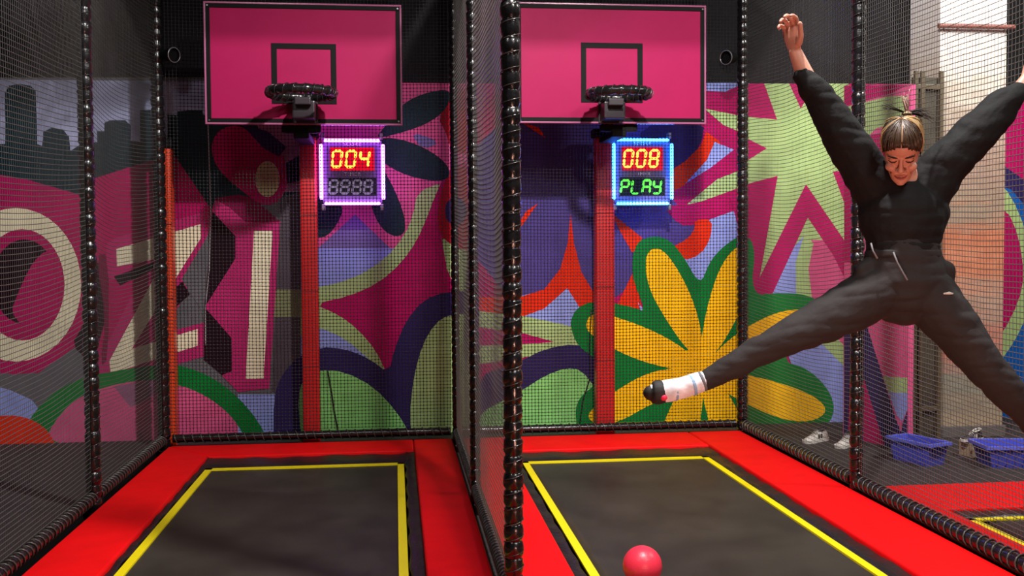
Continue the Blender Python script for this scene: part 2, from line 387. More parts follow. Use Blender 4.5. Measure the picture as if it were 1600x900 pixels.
mp2 = nt.nodes.new('ShaderNodeMapping'); mp2.inputs['Scale'].default_value = (1.0, 1, 5); nt.links.new(tc.outputs['Object'], mp2.inputs['Vector'])
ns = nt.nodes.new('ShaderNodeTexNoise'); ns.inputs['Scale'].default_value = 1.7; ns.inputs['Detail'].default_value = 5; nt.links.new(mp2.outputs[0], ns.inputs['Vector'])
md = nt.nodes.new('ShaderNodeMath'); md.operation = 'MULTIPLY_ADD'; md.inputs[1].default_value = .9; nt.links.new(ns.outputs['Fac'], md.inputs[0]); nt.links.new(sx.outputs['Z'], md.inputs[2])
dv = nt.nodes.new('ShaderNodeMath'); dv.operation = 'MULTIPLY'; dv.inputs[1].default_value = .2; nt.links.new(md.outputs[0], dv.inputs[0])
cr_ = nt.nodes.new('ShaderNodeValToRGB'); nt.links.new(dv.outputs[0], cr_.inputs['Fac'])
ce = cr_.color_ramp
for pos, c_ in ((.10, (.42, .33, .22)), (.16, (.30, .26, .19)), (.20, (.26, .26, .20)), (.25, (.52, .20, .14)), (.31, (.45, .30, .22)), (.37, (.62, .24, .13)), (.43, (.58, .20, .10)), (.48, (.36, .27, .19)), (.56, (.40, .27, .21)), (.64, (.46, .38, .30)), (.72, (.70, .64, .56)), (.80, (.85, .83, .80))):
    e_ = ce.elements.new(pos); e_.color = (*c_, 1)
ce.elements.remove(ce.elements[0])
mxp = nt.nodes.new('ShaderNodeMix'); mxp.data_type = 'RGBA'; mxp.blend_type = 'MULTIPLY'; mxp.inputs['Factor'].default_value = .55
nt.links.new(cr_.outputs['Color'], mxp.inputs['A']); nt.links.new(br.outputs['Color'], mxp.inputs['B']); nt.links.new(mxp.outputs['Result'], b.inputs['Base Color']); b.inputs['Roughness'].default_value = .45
PL, PR_ = onp(1465, 600, 1, 8.1), onp(1568, 600, 1, 8.1)
root = empty('brick_pillar', ((PL.x+PR_.x)/2, 8.36, -.02)); tag(root, 'pale whitewashed brick pillar between the mural panels behind the right net', 'pillar')
w2 = (PR_.x-PL.x)/2
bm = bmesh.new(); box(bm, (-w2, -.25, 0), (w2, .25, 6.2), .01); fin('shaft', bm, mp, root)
bm = bmesh.new(); box(bm, (-w2-.02, -.27, 0), (w2+.02, .27, .10), .01); fin('plinth', bm, mat('plinth_grey', (.12, .11, .10), .6), root)
zs = onp(1515, 41, 1, 8.07).z-.10
bm = bmesh.new(); tube(bm, [(-w2-.04, -.29, zs+.12), (w2+.04, -.29, zs+.12)], .02, 10); fin('pipe_rail', bm, mat('rust_red', (.20, .06, .045), .5), root, True)

GL, GR = onp(1421, 600, 1, 8.04), onp(1465, 600, 1, 8.04)
root = empty('metal_gate', ((GL.x+GR.x)/2, 8.02, -.02)); tag(root, 'narrow dark brown gate panel beside the brick pillar', 'gate')
w2 = (GR.x-GL.x)/2
mg = mat('gate_brown', (.05, .042, .026), .5, noise_amt=.4, nscale=5)
bm = bmesh.new(); box(bm, (-w2, 0, .02), (w2, .03, 3.0)); fin('infill_panel', bm, mg, root)
for x in (-w2, -w2*.55, w2-.03):
    bm = bmesh.new(); box(bm, (x, -.035, 0), (x+.03, 0, 3.05), .004); fin('upright', bm, mat('gate_post', (.09, .068, .036), .45), root)
for z in (.25, 1.4, 2.9):
    bm = bmesh.new(); box(bm, (-w2, -.03, z), (w2, 0, z+.04), .004); fin('crossbar', bm, mat('gate_post', (.09, .068, .036), .45), root)

# ------------------------------------------------------------------ TRAMPOLINES
m_red = mat('red_vinyl', (.78, .003, .004), .6, spec=.15, noise_amt=.06, nscale=6, bump=.12, bscale=9)
m_mat = mat('black_mesh_mat', (.072, .065, .052), .42, noise_amt=.30, nscale=3.0, bump=.1, bscale=300)
m_skirt = mat('black_skirt', (.010, .009, .009), .4, bump=.5, bscale=25)
m_yel = mat('yellow_tape', (.85, .72, .0), .45)
def rbox(bm, lo, hi, b, bump=0):
    box(bm, lo, hi, b, seg=3)
def trampoline(x0, x1, y0, y1, mx0, mx1, my1, lx0, lx1, ly1, label, yfront=2.2, left=True):
    """outer x0..x1, outer back y1; mat hole mx0..mx1, my1; yellow line rectangle"""
    root = empty('trampoline', ((x0+x1)/2, (yfront+y1)/2, -.12)); tag(root, label, 'trampoline')
    o = root.location.copy()
    L = lambda x, y, z: Vector((x, y, z))-o
    # frame body
    bm = bmesh.new()
    for lo, hi in (((x0, y0, -.12), (mx0-.02, y1, -.03)), ((mx1+.02, y0, -.12), (x1, y1, -.03)), ((mx0-.02, my1+.02, -.12), (mx1+.02, y1, -.03))):
        box(bm, L(*lo), L(*hi), .005)
    fin('frame', bm, mat('black_frame', (.012, .012, .012), .5), root)
    # mat surface with slight dip, sheet with thickness
    bm = bmesh.new(); nx, ny = 16, 40
    g = [[bm.verts.new(L(mx0+.10+(mx1-mx0-.2)*i/nx, y0+(my1-.16-y0)*j/ny, -.022-.012*sin(pi*i/nx)*sin(pi*j/ny))) for i in range(nx+1)] for j in range(ny+1)]
    for j in range(ny):
        for i in range(nx): bm.faces.new((g[j][i], g[j][i+1], g[j+1][i+1], g[j+1][i]))
    r = bmesh.ops.solidify(bm, geom=bm.faces[:], thickness=.006)
    fin('jump_mat', bm, m_mat, root, 'all')
    # spring cover: wavy black cloth strip between mat and pads
    bm = bmesh.new()
    def strip(P, Q, w, nrm):
        P, Q = Vector(P), Vector(Q); n = int((Q-P).length/.06); A = []
        for i in range(n+1):
            c = P.lerp(Q, i/n); z = .004*sin(i*1.3)+.003*sin(i*.47)
            wob = .006*sin(i*.9)+.005*noise.noise(Vector((i*.31, P.x, P.y)))
            A.append([bm.verts.new(c-o+Vector(nrm)*(w*t+(wob if t == 1 else 0))+Vector((0, 0, h+z))) for t, h in ((-.15, -.01), (.12, .004), (.5, -.004), (.85, .003), (1, -.012))])
        for R1, R2 in zip(A, A[1:]):
            for k in range(4): bm.faces.new((R1[k], R1[k+1], R2[k+1], R2[k]))
    strip((mx0, y0, -.012), (mx0, my1, -.012), lx0-mx0-.035, (1, 0, 0)); strip((mx1, y0, -.012), (mx1, my1, -.012), mx1-lx1-.035, (-1, 0, 0))
    strip((mx0, my1, -.012), (mx1, my1, -.012), my1-ly1-.02, (0, -1, 0))
    fin('spring_cover', bm, m_skirt, root, 'all')
    # yellow boundary lines
    bm = bmesh.new(); w = .048; z = -.0125
    def yl_(ax, ay, bx, by):
        box(bm, L(ax, ay, z-.012), L(bx, by, z))
    yl_(lx0-w/2, y0, lx0+w/2, ly1); yl_(lx1-w/2, y0, lx1+w/2, ly1); yl_(lx0-w/2, ly1-w, lx1+w/2, ly1)
    fin('boundary_line', bm, m_yel, root)
    # pads
    def pad(nm, poly):
        bm = bmesh.new(); t = .075
        # subdivided wavy pad from quad poly (4 corners), rounded edges by bevel
        top = [bm.verts.new(L(x, y, .012)) for x, y in poly]; bot = [bm.verts.new(L(x, y, .012-t)) for x, y in poly]
        bm.faces.new(top); bm.faces.new(bot[::-1]); n = len(poly)
        for k in range(n): bm.faces.new((bot[k], bot[(k+1) % n], top[(k+1) % n], top[k]))
        bmesh.ops.recalc_face_normals(bm, faces=bm.faces)
        es = [e for e in bm.edges if all(v in top for v in e.verts)]
        bmesh.ops.bevel(bm, geom=es, offset=.018, segments=4, affect='EDGES', profile=.5)
        fin(nm, bm, m_red, root, True)
    g_ = .004
    pad('side_pad', [(x0, y0), (mx0, y0), (mx0, my1), (x0, y1)] if left else [(x0, y0), (mx0, y0), (mx0, y1), (x0, y1)])
    pad('side_pad', [(mx1, y0), (x1, y0), (x1, y1), (mx1, y1)])
    pad('back_pad', [(mx0+g_, my1), (mx1-g_, my1), (mx1-g_, y1), (x0+g_*2, y1)] if left else [(mx0+g_, my1), (mx1-g_, my1), (mx1-g_, y1), (mx0+g_, y1)])
    return root
trampoline(XL+.050, XM-.04, 2.2, 8.55, -1.46, .135, 8.10, -1.385, .025, 7.74, 'left trampoline with red pads, dark scuffed mat and yellow lines')
trampoline(XM+.042, XR-.040, 2.2, 8.55, .855, 2.50, 7.98, .96, 2.355, 7.64, 'right trampoline with bright red pads under the jumping woman', left=True)
trampoline(XR+.06, 5.6, 2.2, 6.42, 3.30, 5.3, 5.80, 3.36, 5.2, 5.66, 'third trampoline with red pads seen through the right net', left=True)

# ------------------------------------------------------------------ CAGE: posts, rails, nets
m_vinyl = mat('black_vinyl_wrap', (.006, .0055, .006), .25, bump=.35, bscale=30, coat=.4)
m_cord = mat('net_cord', (.05, .046, .04), .32)
m_lace = mat('lacing_dark', (.022, .020, .018), .25)
m_net = mat('net_grey', (.085, .082, .076), .33)
m_netb = mat('net_black_back', (.012, .011, .012), .6)
def post(x, y, r, label, top=ZT, seg=.09, lace=True, side=(0, 0)):
    root = empty('padded_post', (x, y, -.12)); tag(root, label, 'post', None)
    prof = [(0, 0), (r*.9, 0)]; z = 0; H = top+.12
    while z < H-.001:
        h = min(seg, H-z); k = 1+.05*random.uniform(-1, 1)
        prof += [(r*.86, z+h*.04), (r*1.02*k, z+h*.22), (r*1.04*k, z+h*.6), (r*.98, z+h*.92), (r*.84, z+h*.99)]; z += h
    prof += [(0, H)]
    bm = bmesh.new(); lathe(bm, prof, (0, 0, 0), n=14); fin('foam_sleeve', bm, m_vinyl, root, True)
    bm = bmesh.new(); helix(bm, (0, 0, .15), (0, 0, H-.02), r*1.05, seg*.9, .0026, 4, 12); fin('lacing_cord', bm, m_lace, root, 'all')
    return root
post(XL, YB, .052, 'black padded corner post at the back left of the left lane')
post(XL, YPL, .045, 'black segmented padded post halfway along the leftmost net wall', seg=.085)
post(XM, YB, .034, 'thin black padded post at the back between the two lanes', seg=.07)
post(XM, YPC, .033, 'slim black padded post midway along the central divider net', seg=.075)
post(XM, 4.39, .041, 'thick glossy black padded post at the near end of the central divider', seg=.075)
post(XR, YB, .046, 'black padded corner post behind the flower mural at right', seg=.07)
post(XR, YPR, .042, 'black padded post behind the jumping woman', seg=.08)

def rail(P, Q, r, label, pitch=.06, coil=True):
    P, Q = Vector(P), Vector(Q)
    root = empty('padded_rail', (P+Q)/2); tag(root, label, 'rail')
    o = root.location.copy(); n = max(4, int((Q-P).length/.05)); prof = []
    for i in range(n+1): prof.append((r*(1+.05*sin(i*2.1)), (Q-P).length*i/n))
    bm = bmesh.new(); lathe(bm, [(0, 0)]+prof+[(0, (Q-P).length)], P-o, Q-P, 12); fin('foam_sleeve', bm, m_vinyl, root, True)
    bm = bmesh.new(); helix(bm, P-o, Q-o, r*1.08, pitch, .0048, 5, 12); fin('lacing_cord', bm, m_cord, root, 'all')
rr = .036; zr = .058
rail((XL, 2.2, zr), (XL, YPL-.058, zr), rr, 'near part of the coiled black bottom rail along the left net')
rail((XL, YPL+.058, zr), (XL, YB-.06, zr), rr, 'far part of the coiled black bottom rail along the left net')
rail((XM, 4.45, zr), (XM, YPC-.045, zr), rr*.8, 'near coiled black rail under the central divider net', .05)
rail((XM, YPC+.045, zr), (XM, YB-.05, zr), rr*.8, 'far coiled black rail under the central divider net', .05)
rail((XR, 2.2, zr), (XR, YPR-.05, zr), rr*1.15, 'near coiled black bottom rail along the right lane edge', .065)
rail((XR, YPR+.05, zr), (XR, YB-.06, zr), rr*1.1, 'far coiled black bottom rail ending below the flower mural', .065)
rail((XL+.07, YB, .06), (XM-.05, YB, .06), .034, 'black wrapped rail across the back of the left lane', .07)
rail((XM+.05, YB, .06), (XR-.06, YB, .06), .034, 'black wrapped rail across the back of the right lane', .07)

def net(label, org, U, V, nu, nv, pitch, th, sag, mtl, bow=0., knots=0., su=14, sv=8, grav=0., name='safety_net', vth=None):
    """net sheet from org; U,V unit vectors; sag out of plane, grav in-plane droop of horizontals"""
    U, V = Vector(U), Vector(V); N = U.cross(V); Lu, Lv = nu*pitch, nv*pitch
    seed = random.uniform(0, 50)
    def P(u, v):
        s, t = u/Lu, v/Lv
        w = sin(pi*min(max(s, 0), 1))
        e_ = min(1, t*5)
        d = (sag*w*(.5+.5*sin(pi*t))+.018*noise.noise(Vector((u*1.3+seed, v*1.1, 0)))*w)*e_
        g = -grav*w*(1-.2*t)*(.35+.65*sin(pi*min(1, .12+t)))+.012*noise.noise(Vector((u*2+seed, v*.7, 9)))*w
        g *= e_
        return Vector(org)+U*u+V*(v+g)+N*d
    verts = []; faces = []
    def strand(pts, a, b, h):
        base = len(verts)
        for p_ in pts:
            verts.extend(((p_+a*h)[:], (p_+b*h)[:], (p_-a*h)[:], (p_-b*h)[:]))
        for i in range(len(pts)-1):
            q = base+4*i
            for k in range(4): faces.append((q+k, q+(k+1) % 4, q+4+(k+1) % 4, q+4+k))
    for i in range(nu+1):
        strand([P(i*pitch, Lv*j/sv) for j in range(sv+1)], U, N, (vth or th)/2)
    for j in range(nv+1):
        strand([P(Lu*i/su, j*pitch) for i in range(su+1)], V, N, th/2)
    if knots:
        k_ = knots/2
        for i in range(nu+1):
            for j in range(nv+1):
                c = P(i*pitch, j*pitch); q = len(verts)
                for d in (U, V, -U, -V): verts.append((c+d*k_*1.15)[:])
                verts.append((c+N*k_*.6)[:]); verts.append((c-N*k_*.6)[:])
                for k in range(4):
                    faces.append((q+k, q+(k+1) % 4, q+4)); faces.append((q+(k+1) % 4, q+k, q+5))
    c0 = Vector(org)+U*(Lu/2)
    me = bpy.data.meshes.new(name); me.from_pydata([(Vector(v_)-c0)[:] for v_ in verts], [], faces); me.update()
    o = newobj(name, me, mtl); o.location = c0
    tag(o, label, 'net'); return o
pt = .0285
zn = .114; nvz = int((ZT-zn)/pt)
def bay(label, x, y0, y1, sag, grav, th=.0042, su=18, vth=.0017):
    n = round((y1-y0)/pt); pp = (y1-y0)/n
    return net(label, (x, y0, zn), (0, 1, 0), (0, 0, 1), n, round((ZT-zn)/pp), pp, th, sag, m_net, su=su, grav=grav, sv=14, vth=vth)
bay('dark mesh net in the near left bay in front of the round letter O', XL, 3.3, YPL-.055, .05, .10)
bay('dark mesh net in the far left bay in front of the letter Z', XL, YPL+.055, YB-.068, -.05, .08)
bay('near half of the central divider net with pale glinting strands', XM, 4.44, YPC-.04, .02, .07)
bay('far half of the central divider net between the slim posts', XM, YPC+.04, YB-.04, .02, .06)
bay('mesh net of the right wall in front of the brick pillar and blue crates', XR, 2.6, YPR-.052, -.05, .10, vth=.0026)
bay('mesh net of the right wall in front of the pale green star mural', XR, YPR+.052, YB-.065, .04, .07)
ptb = .0285
def bnet(label, x0, x1):
    n = round((x1-x0)/ptb); pp = (x1-x0)/n
    return net(label, (x0, YB, zn), (1, 0, 0), (0, 0, 1), n, round((ZT-zn)/pp), pp, .0036, -.012, m_netb, knots=.0132, su=10, sv=10, grav=.012)
bnet('black knotted back net of the left lane before the lettered mural', XL+.066, XM-.046)
bnet('black knotted back net of the right lane before the yellow flower mural', XM+.046, XR-.058)
def shade_net(label, x0, x1, y0):  # unseen net added so its shade darkens the top of each backboard
    n = round((x1-x0)/.04); pp = (x1-x0)/n
    return net(label, (x0, y0, ZT-.02), (1, 0, 0), (0, 1, 0), n, round((YB-.06-y0)/pp), pp, .008, -.02, m_netb, su=8, sv=8)
shade_net('unseen overhead net added to shade the top of the left backboard', XL+.05, XM-.04, 6.45)
shade_net('unseen overhead net added to shade the top of the right backboard', XM+.04, XR-.05, 6.45)

# ------------------------------------------------------------------ COLUMNS, BACKBOARDS, SCOREBOARDS
def column(x, w, ztop, label, m):
    root = empty('padded_column', (x, YB+.17, -.12)); tag(root, label, 'column')
    bm = bmesh.new(); box(bm, (-w/2, -.07, 0), (w/2, .07, ztop+.12), .02, seg=3); fin('pad_cover', bm, m, root, True)
    for k in range(1, 4):
        bm = bmesh.new(); box(bm, (-w/2-.002, -.073, ztop*k/4+.1), (w/2+.002, -.068, ztop*k/4+.108)); fin('seam', bm, mat('dark_red_seam', (.25, .01, .01), .6), root)
    bm = bmesh.new(); box(bm, (-w/2-.015, -.085, ztop+.12), (w/2+.015, .085, ztop+.19), .01); fin('top_cap', bm, mat('bracket_black', (.004, .004, .004), .6, spec=.12), root)
    return root
yc = YB+.17
xa, xb = onp(471, 400, 1, yc).x, onp(497, 400, 1, yc).x; column((xa+xb)/2, xb-xa, onp(484, 215, 1, yc).z, 'red padded column left of the purple framed scoreboard', mat('red_pad_column', (.60, .012, .012), .4))
xa2, xb2 = onp(929, 400, 1, yc).x, onp(958, 400, 1, yc).x; column((xa2+xb2)/2, xb2-xa2, onp(944, 215, 1, yc).z, 'red padded column left of the blue framed scoreboard', MATS['red_pad_column'])
xa3, xb3 = onp(259, 400, 1, yc).x, onp(272, 400, 1, yc).x; column((xa3+xb3)/2, xb3-xa3, onp(266, 232, 1, yc).z, 'narrow orange padded column in the back left corner', mat('orange_pad_column', (.75, .06, .01), .4))

m_board = mat('pink_board', (.32, .005, .068), .55, noise_amt=.05, nscale=3, spec=.15)
m_blk = mat('bracket_black', (.004, .004, .004), .6, spec=.12)
m_edge = mat('clear_edge', (.35, .10, .20), .2)
m_rub = mat('wrapped_black_rubber', (.008, .008, .008), .2, coat=.5)
YBD = 8.12
def backboard(px0, py0, px1, py1, sq, hoop, colx, label):
    """px box of outer edge at plane YBD"""
    A_, B_ = onp(px0, py1, 1, YBD), onp(px1, py0, 1, YBD)
    cx, w, h = (A_.x+B_.x)/2, B_.x-A_.x, B_.z-A_.z
    root = empty('basketball_backboard', (cx, YBD, A_.z)); tag(root, label, 'backboard')
    bm = bmesh.new(); box(bm, (-w/2+.01, 0, .01), (w/2-.01, .03, h-.01), .004); fin('panel', bm, m_board, root)
    def ring(bm, x0, z0, x1, z1, t, y0, y1, bev=.003):
        box(bm, (x0, y0, z0), (x1, y1, z0+t), bev); box(bm, (x0, y0, z1-t), (x1, y1, z1), bev)
        box(bm, (x0, y0, z0+t), (x0+t, y1, z1-t), bev); box(bm, (x1-t, y0, z0+t), (x1, y1, z1-t), bev)
    bm = bmesh.new(); ring(bm, -w/2, 0, w/2, h, .014, -.006, .036); fin('outer_trim', bm, m_edge, root)
    bm = bmesh.new(); ring(bm, -w/2+.014, .014, w/2-.014, h-.014, .032, -.006, .012); fin('border', bm, m_blk, root)
    s0, s1 = onp(sq[0], sq[3], 1, YBD), onp(sq[2], sq[1], 1, YBD)
    bm = bmesh.new(); ring(bm, s0.x-cx, s0.z-A_.z, s1.x-cx, s1.z-A_.z, .042, -.005, .004, .001); fin('target_square', bm, m_blk, root)
    # hoop
    yh = YBD-.34; hc = onp(hoop[0], hoop[1], 1, yh); R_ = hoop[2]*(yh)/F*.5*1.02
    hx, hz = hc.x-cx, hc.z-A_.z; rt = .034; Rc = R_-rt
    hr = empty('hoop', (hx, -.34, hz)); hr.parent = root
    # hoop as mesh part with wraps
    bpy.data.objects.remove(hr)
    bm = bmesh.new(); n = 96
    pts = [(hx+Rc*cos(2*pi*k/n), -.34+Rc*sin(2*pi*k/n), hz) for k in range(n)]
    tube(bm, pts, [rt*(1+.09*(1 if (k//3) % 2 else -.4)) for k in range(n)], 12, closed=True)
    hp = fin('hoop', bm, m_rub, root, True)
    bm = bmesh.new()
    pts = []; nw = 22
    for k in range(nw*12): 
        a_ = 2*pi*k/(nw*12); b_ = 2*pi*k/12; r_ = rt*1.13
        pts.append((hx+(Rc+r_*cos(b_))*cos(a_), -.34+(Rc+r_*cos(b_))*sin(a_), hz+r_*sin(b_)))
    tube(bm, pts, .004, 5, closed=True); fin('wrapping_tape', bm, mat('tape_shine', (.018, .016, .018), .22), hp, 'all')
    # bracket
    bm = bmesh.new()
    box(bm, (hx-.085, -.20, hz-.17), (hx+.085, -.02, hz-.035), .012); box(bm, (hx-.095, -.02, hz-.185), (hx+.095, -.002, hz+.0), .004)
    box(bm, (hx-.06, -.26, hz-.075), (hx+.06, -.10, hz-.02), .008)
    fin('hoop_bracket', bm, mat('bracket_dark_plum', (.020, .014, .018), .35), root)
    for dx, rad_ in ((-.11, .008), (.11, .008)):
        bm = bmesh.new(); lathe(bm, [(0, -.012), (rad_, -.012), (rad_, 0)], (hx+dx*.7, -.02, hz-.176), (0, 1, 0), 8)
        fin('bolt', bm, mat('bolt_steel', (.3, .3, .3), .3, 1), root)
    # mounting arm to column
    X0 = colx-cx; zt = -.02
    bm = bmesh.new()
    box(bm, (X0-.06, .036, -.10), (X0+.06, YB+.08-YBD, -.05), .01)
    box(bm, (X0-.15, .036, -.055), (X0+.15, .10, -.0), .008)
    box(bm, (X0-.12, .032, -.06), (X0-.05, .075, h*.5), .006); box(bm, (X0+.05, .032, -.06), (X0+.12, .075, h*.5), .006)
    fin('mounting_arm', bm, m_blk, root)
    for sx_ in (-1, 1):
        for sz_ in (.03, h-.03):
            bm = bmesh.new(); lathe(bm, [(0, -.012), (.007, -.012), (.007, -.006)], (sx_*(w/2-.03), 0, sz_), (0, 1, 0), 8); fin('corner_screw', bm, MATS['bolt_steel'], root)
    return root
backboard(321, 8, 627, 194, (425, 69, 525, 162), (471, 145, 106), (xa+xb)/2, 'pink backboard with black hoop in the left lane above the purple scoreboard')
backboard(806, 9, 1103, 192, (908, 68, 1004, 160), (967, 147, 104), (xa2+xb2)/2, 'brighter pink backboard with black hoop in the right lane above the blue scoreboard')

SEG = {'0': 'abcdef', '4': 'bcfg', '8': 'abcdefg', 'P': 'abefg', 'L': 'def', 'A': 'abcefg', 'Y': 'bcdfg'}
def seg_digit(bm, ch, x, z, w, h, t, y, slant=.12, mi=0):
    """7-segment glyph, lower-left x,z"""
    hh = h/2; ks = {'a': ((0, h), (w, h)), 'b': ((w, hh), (w, h)), 'c': ((w, 0), (w, hh)), 'd': ((0, 0), (w, 0)), 'e': ((0, 0), (0, hh)), 'f': ((0, hh), (0, h)), 'g': ((0, hh), (w, hh))}
    for s in SEG[ch]:
        (x0, z0), (x1, z1) = ks[s]; d = Vector((x1-x0, z1-z0)); L_ = d.length; d.normalize(); q = Vector((-d.y, d.x)); g = t*.12; e = t/2
        pl = [Vector((x0, z0))+d*(g), Vector((x0, z0))+d*(g+e)+q*e, Vector((x1, z1))-d*(g+e)+q*e, Vector((x1, z1))-d*g, Vector((x1, z1))-d*(g+e)-q*e, Vector((x0, z0))+d*(g+e)-q*e]
        fv = [bm.verts.new((x+p_.x+slant*p_.y, y, z+p_.y)) for p_ in pl]; bv = [bm.verts.new((v.co.x, y+.004, v.co.z)) for v in fv]
        fs = [bm.faces.new(fv), bm.faces.new(bv[::-1])]+[bm.faces.new((bv[k], bv[(k+1) % 6], fv[(k+1) % 6], fv[k])) for k in range(6)]
        for f in fs: f.material_index = mi
def text_mesh(name, body, size, loc, m, parent):
    cu = bpy.data.curves.new(name, 'FONT'); cu.body = body; cu.size = size; cu.align_x = 'CENTER'; cu.extrude = .0008; cu.space_character = 1.25
    t = bpy.data.objects.new(name, cu); COL.objects.link(t); dg = bpy.context.evaluated_depsgraph_get()
    me = bpy.data.meshes.new_from_object(t.evaluated_get(dg)); bpy.data.objects.remove(t)
    for v in me.vertices: v.co = Vector((v.co.x, -v.co.z, v.co.y))
    me.materials.clear()
    o = newobj(name, me, m, parent); o.location = loc; return o
def scoreboard(px0, py0, px1, py1, top, bottom, neon, glowc, label):
    ys = YB+.12
    A_, B_ = onp(px0, py1, 1, ys), onp(px1, py0, 1, ys); w, h = B_.x-A_.x, B_.z-A_.z
    root = empty('scoreboard', ((A_.x+B_.x)/2, ys, A_.z)); tag(root, label, 'scoreboard')
    m_body = mat('scoreboard_grey', (.15, .12, .19), .45)
    bm = bmesh.new(); box(bm, (-w/2+.03, 0, .02), (w/2-.03, .09, h-.02), .012); fin('housing', bm, m_body, root)
    mt = mat('neon_'+neon, (.9, .9, .9), .3, emit=glowc, estr=1.0)
    for (P, Q) in (((-w/2+.045, h-.022), (w/2-.045, h-.022)), ((-w/2+.045, .022), (w/2-.045, .022)), ((-w/2+.02, .055), (-w/2+.02, h-.055)), ((w/2-.02, .055), (w/2-.02, h-.055))):
        bm = bmesh.new(); P3, Q3 = Vector((P[0], -.022, P[1])), Vector((Q[0], -.022, Q[1]))
        tube(bm, [P3, P3.lerp(Q3, .02), P3.lerp(Q3, .98), Q3], [.009, .0135, .0135, .009], 10); fin('neon_tube', bm, mt, root, True)
    for sx_ in (-1, 1):
        for z_, d_ in ((h-.01, 1), (-.035, -1)):
            bm = bmesh.new(); box(bm, (sx_*(w/2-.035)-.014, -.012, z_), (sx_*(w/2-.035)+.014, .05, z_+.05), .004); fin('mounting_clip', bm, mat('clip_metal', (.55, .5, .5), .3, .8), root)
    bm = bmesh.new(); box(bm, (-w*.33, -.005, h*.52), (w*.33, 0, h*.86), .002); fin('red_display_window', bm, mat('red_window', (.25, .0, .01), .3, emit=(1, 0, .01), estr=.75), root)
    dw, dh, gap = w*.13, h*.235, w*.205; x0 = -gap-dw/2-.008
    bm = bmesh.new()
    for k, ch in enumerate(top): seg_digit(bm, ch, x0+k*gap-.012, h*.575, dw, dh, .022, -.012)
    fin('score_digits', bm, mat('digit_amber', (1, .5, .1), .4, emit=(1, .50, .04), estr=3.2), root)
    bm = bmesh.new(); box(bm, (-w*.36, -.005, h*.15), (w*.36, 0, h*.42), .002); fin('timer_display_window', bm, mat('dark_window', (.015, .02, .02), .15), root)
    dw2, dh2, g2 = w*.115, h*.19, w*.172; x1 = -1.5*g2-dw2/2-.01
    bm = bmesh.new()
    for k, ch in enumerate(bottom): seg_digit(bm, ch, x1+k*g2-.01, h*.185, dw2, dh2, .019, -.012)
    lit = bottom != '8888'
    fin('timer_digits', bm, mat('digit_green', (.1, .9, .1), .4, emit=(.10, 1, .02), estr=1.5) if lit else mat('digit_unlit', (.30, .32, .36), .35), root)
    tm = mat('white_lettering', (.8, .8, .85), .4)
    text_mesh('score_caption', 'SCORE', h*.07, (0, -.003, h*.885), tm, root)
    text_mesh('timer_caption', 'TIMER', h*.075, (0, -.003, h*.445), tm, root)
    return root
scoreboard(499, 216, 602, 322, '004', '8888', 'violet', (11, 2.0, 20), 'square scoreboard with violet neon frame showing 004')
scoreboard(955, 215, 1052, 322, '008', 'PLAY', 'blue', (.25, 5, 30), 'square scoreboard with blue neon frame showing 008 and PLAY')

def lamp_unit(px, py, postx, label):
    c = onp(px, py, 1, YB-.02); root = empty('spotlight', c); tag(root, label, 'spotlight')
    sg = 1 if postx > c.x else -1
    bm = bmesh.new(); d = Vector((-sg*.75, -.6, -.1)).normalized()
    lathe(bm, [(0, -.08), (.035, -.075), (.05, -.03), (.055, .03), (.06, .05), (.05, .055), (.045, .03), (0, .025)], (0, -.06, 0), d, 18); fin('lamp_housing', bm, m_blk, root, True)
    bm = bmesh.new(); 
    s_ = d.orthogonal().normalized(); b_ = d.cross(s_)
    tube(bm, [Vector((0, -.06, 0))+d*.05+(s_*cos(2*pi*k/24)+b_*sin(2*pi*k/24))*.058 for k in range(24)], .004, 6, closed=True); fin('front_ring', bm, mat('ring_grey', (.3, .3, .32), .3, .6), root, True)
    bm = bmesh.new(); tube(bm, [(sg*.03, -.03, 0), (postx-c.x-sg*.062, .0, .02)], .018, 8); fin('bracket_arm', bm, m_blk, root, True)
lamp_unit(1136, 92, XR, 'round black spotlight on the corner post right of the brighter backboard')
lamp_unit(268, 88, XL, 'round black spotlight on the corner post left of the darker backboard')

# cables
def cord(pts, r, m, label, y=YM-.03):
    bm = bmesh.new(); q = [onp(x, yy, 1, y) for x, yy in pts]; q2 = []
    for i in range(len(q)-1):
        for t in range(6): q2.append(q[i].lerp(q[i+1], t/6))
    q2.append(q[-1]); c = q2[0].copy(); tube(bm, [v-c for v in q2], r, 6)
    o = fin('cable', bm, m, smooth='all'); o.location = c; tag(o, label, 'cable')
cord([(324, 128), (324, 170), (326, 225), (329, 330), (327, 420), (321, 480), (321, 540)], .005, mat('cable_grey', (.35, .35, .37), .4), 'thin pale cable running down the mural beside the letter I')
cord([(512, 578), (518, 612), (522, 640), (528, 672)], .006, mat('cable_black', (.01, .01, .01), .4), 'thin black cable hanging on the pale green petal in the left lane')
cord([(924, 485), (921, 540), (922, 590), (911, 625), (905, 668)], .006, MATS['cable_black'], 'thin black cable hanging left of the right lane column')

# ------------------------------------------------------------------ BALL
bc = onp(1000, 912, 2, -.02)
rb = .0945
bm = bmesh.new(); bmesh.ops.create_uvsphere(bm, u_segments=48, v_segments=32, radius=rb)
ball = empty('ball', (bc.x+.012, bc.y+.0, -.026)); tag(ball, 'pinkish red rubber ball resting on the right trampoline mat', 'ball')
sp = fin('rubber_shell', bm, mat('red_rubber', (.78, .035, .075), .38, bump=.1, bscale=120), ball, 'all'); sp.location.z = rb
bm = bmesh.new(); lathe(bm, [(0, .0012), (.007, .001), (.008, 0)], (0, 0, 0), (0, 0, 1), 12); vq = fin('air_valve', bm, mat('valve_dark', (.15, .01, .02), .5), ball)
vq.location = (.0, rb*.7, rb+rb*.7); vq.rotation_euler.x = -pi/4

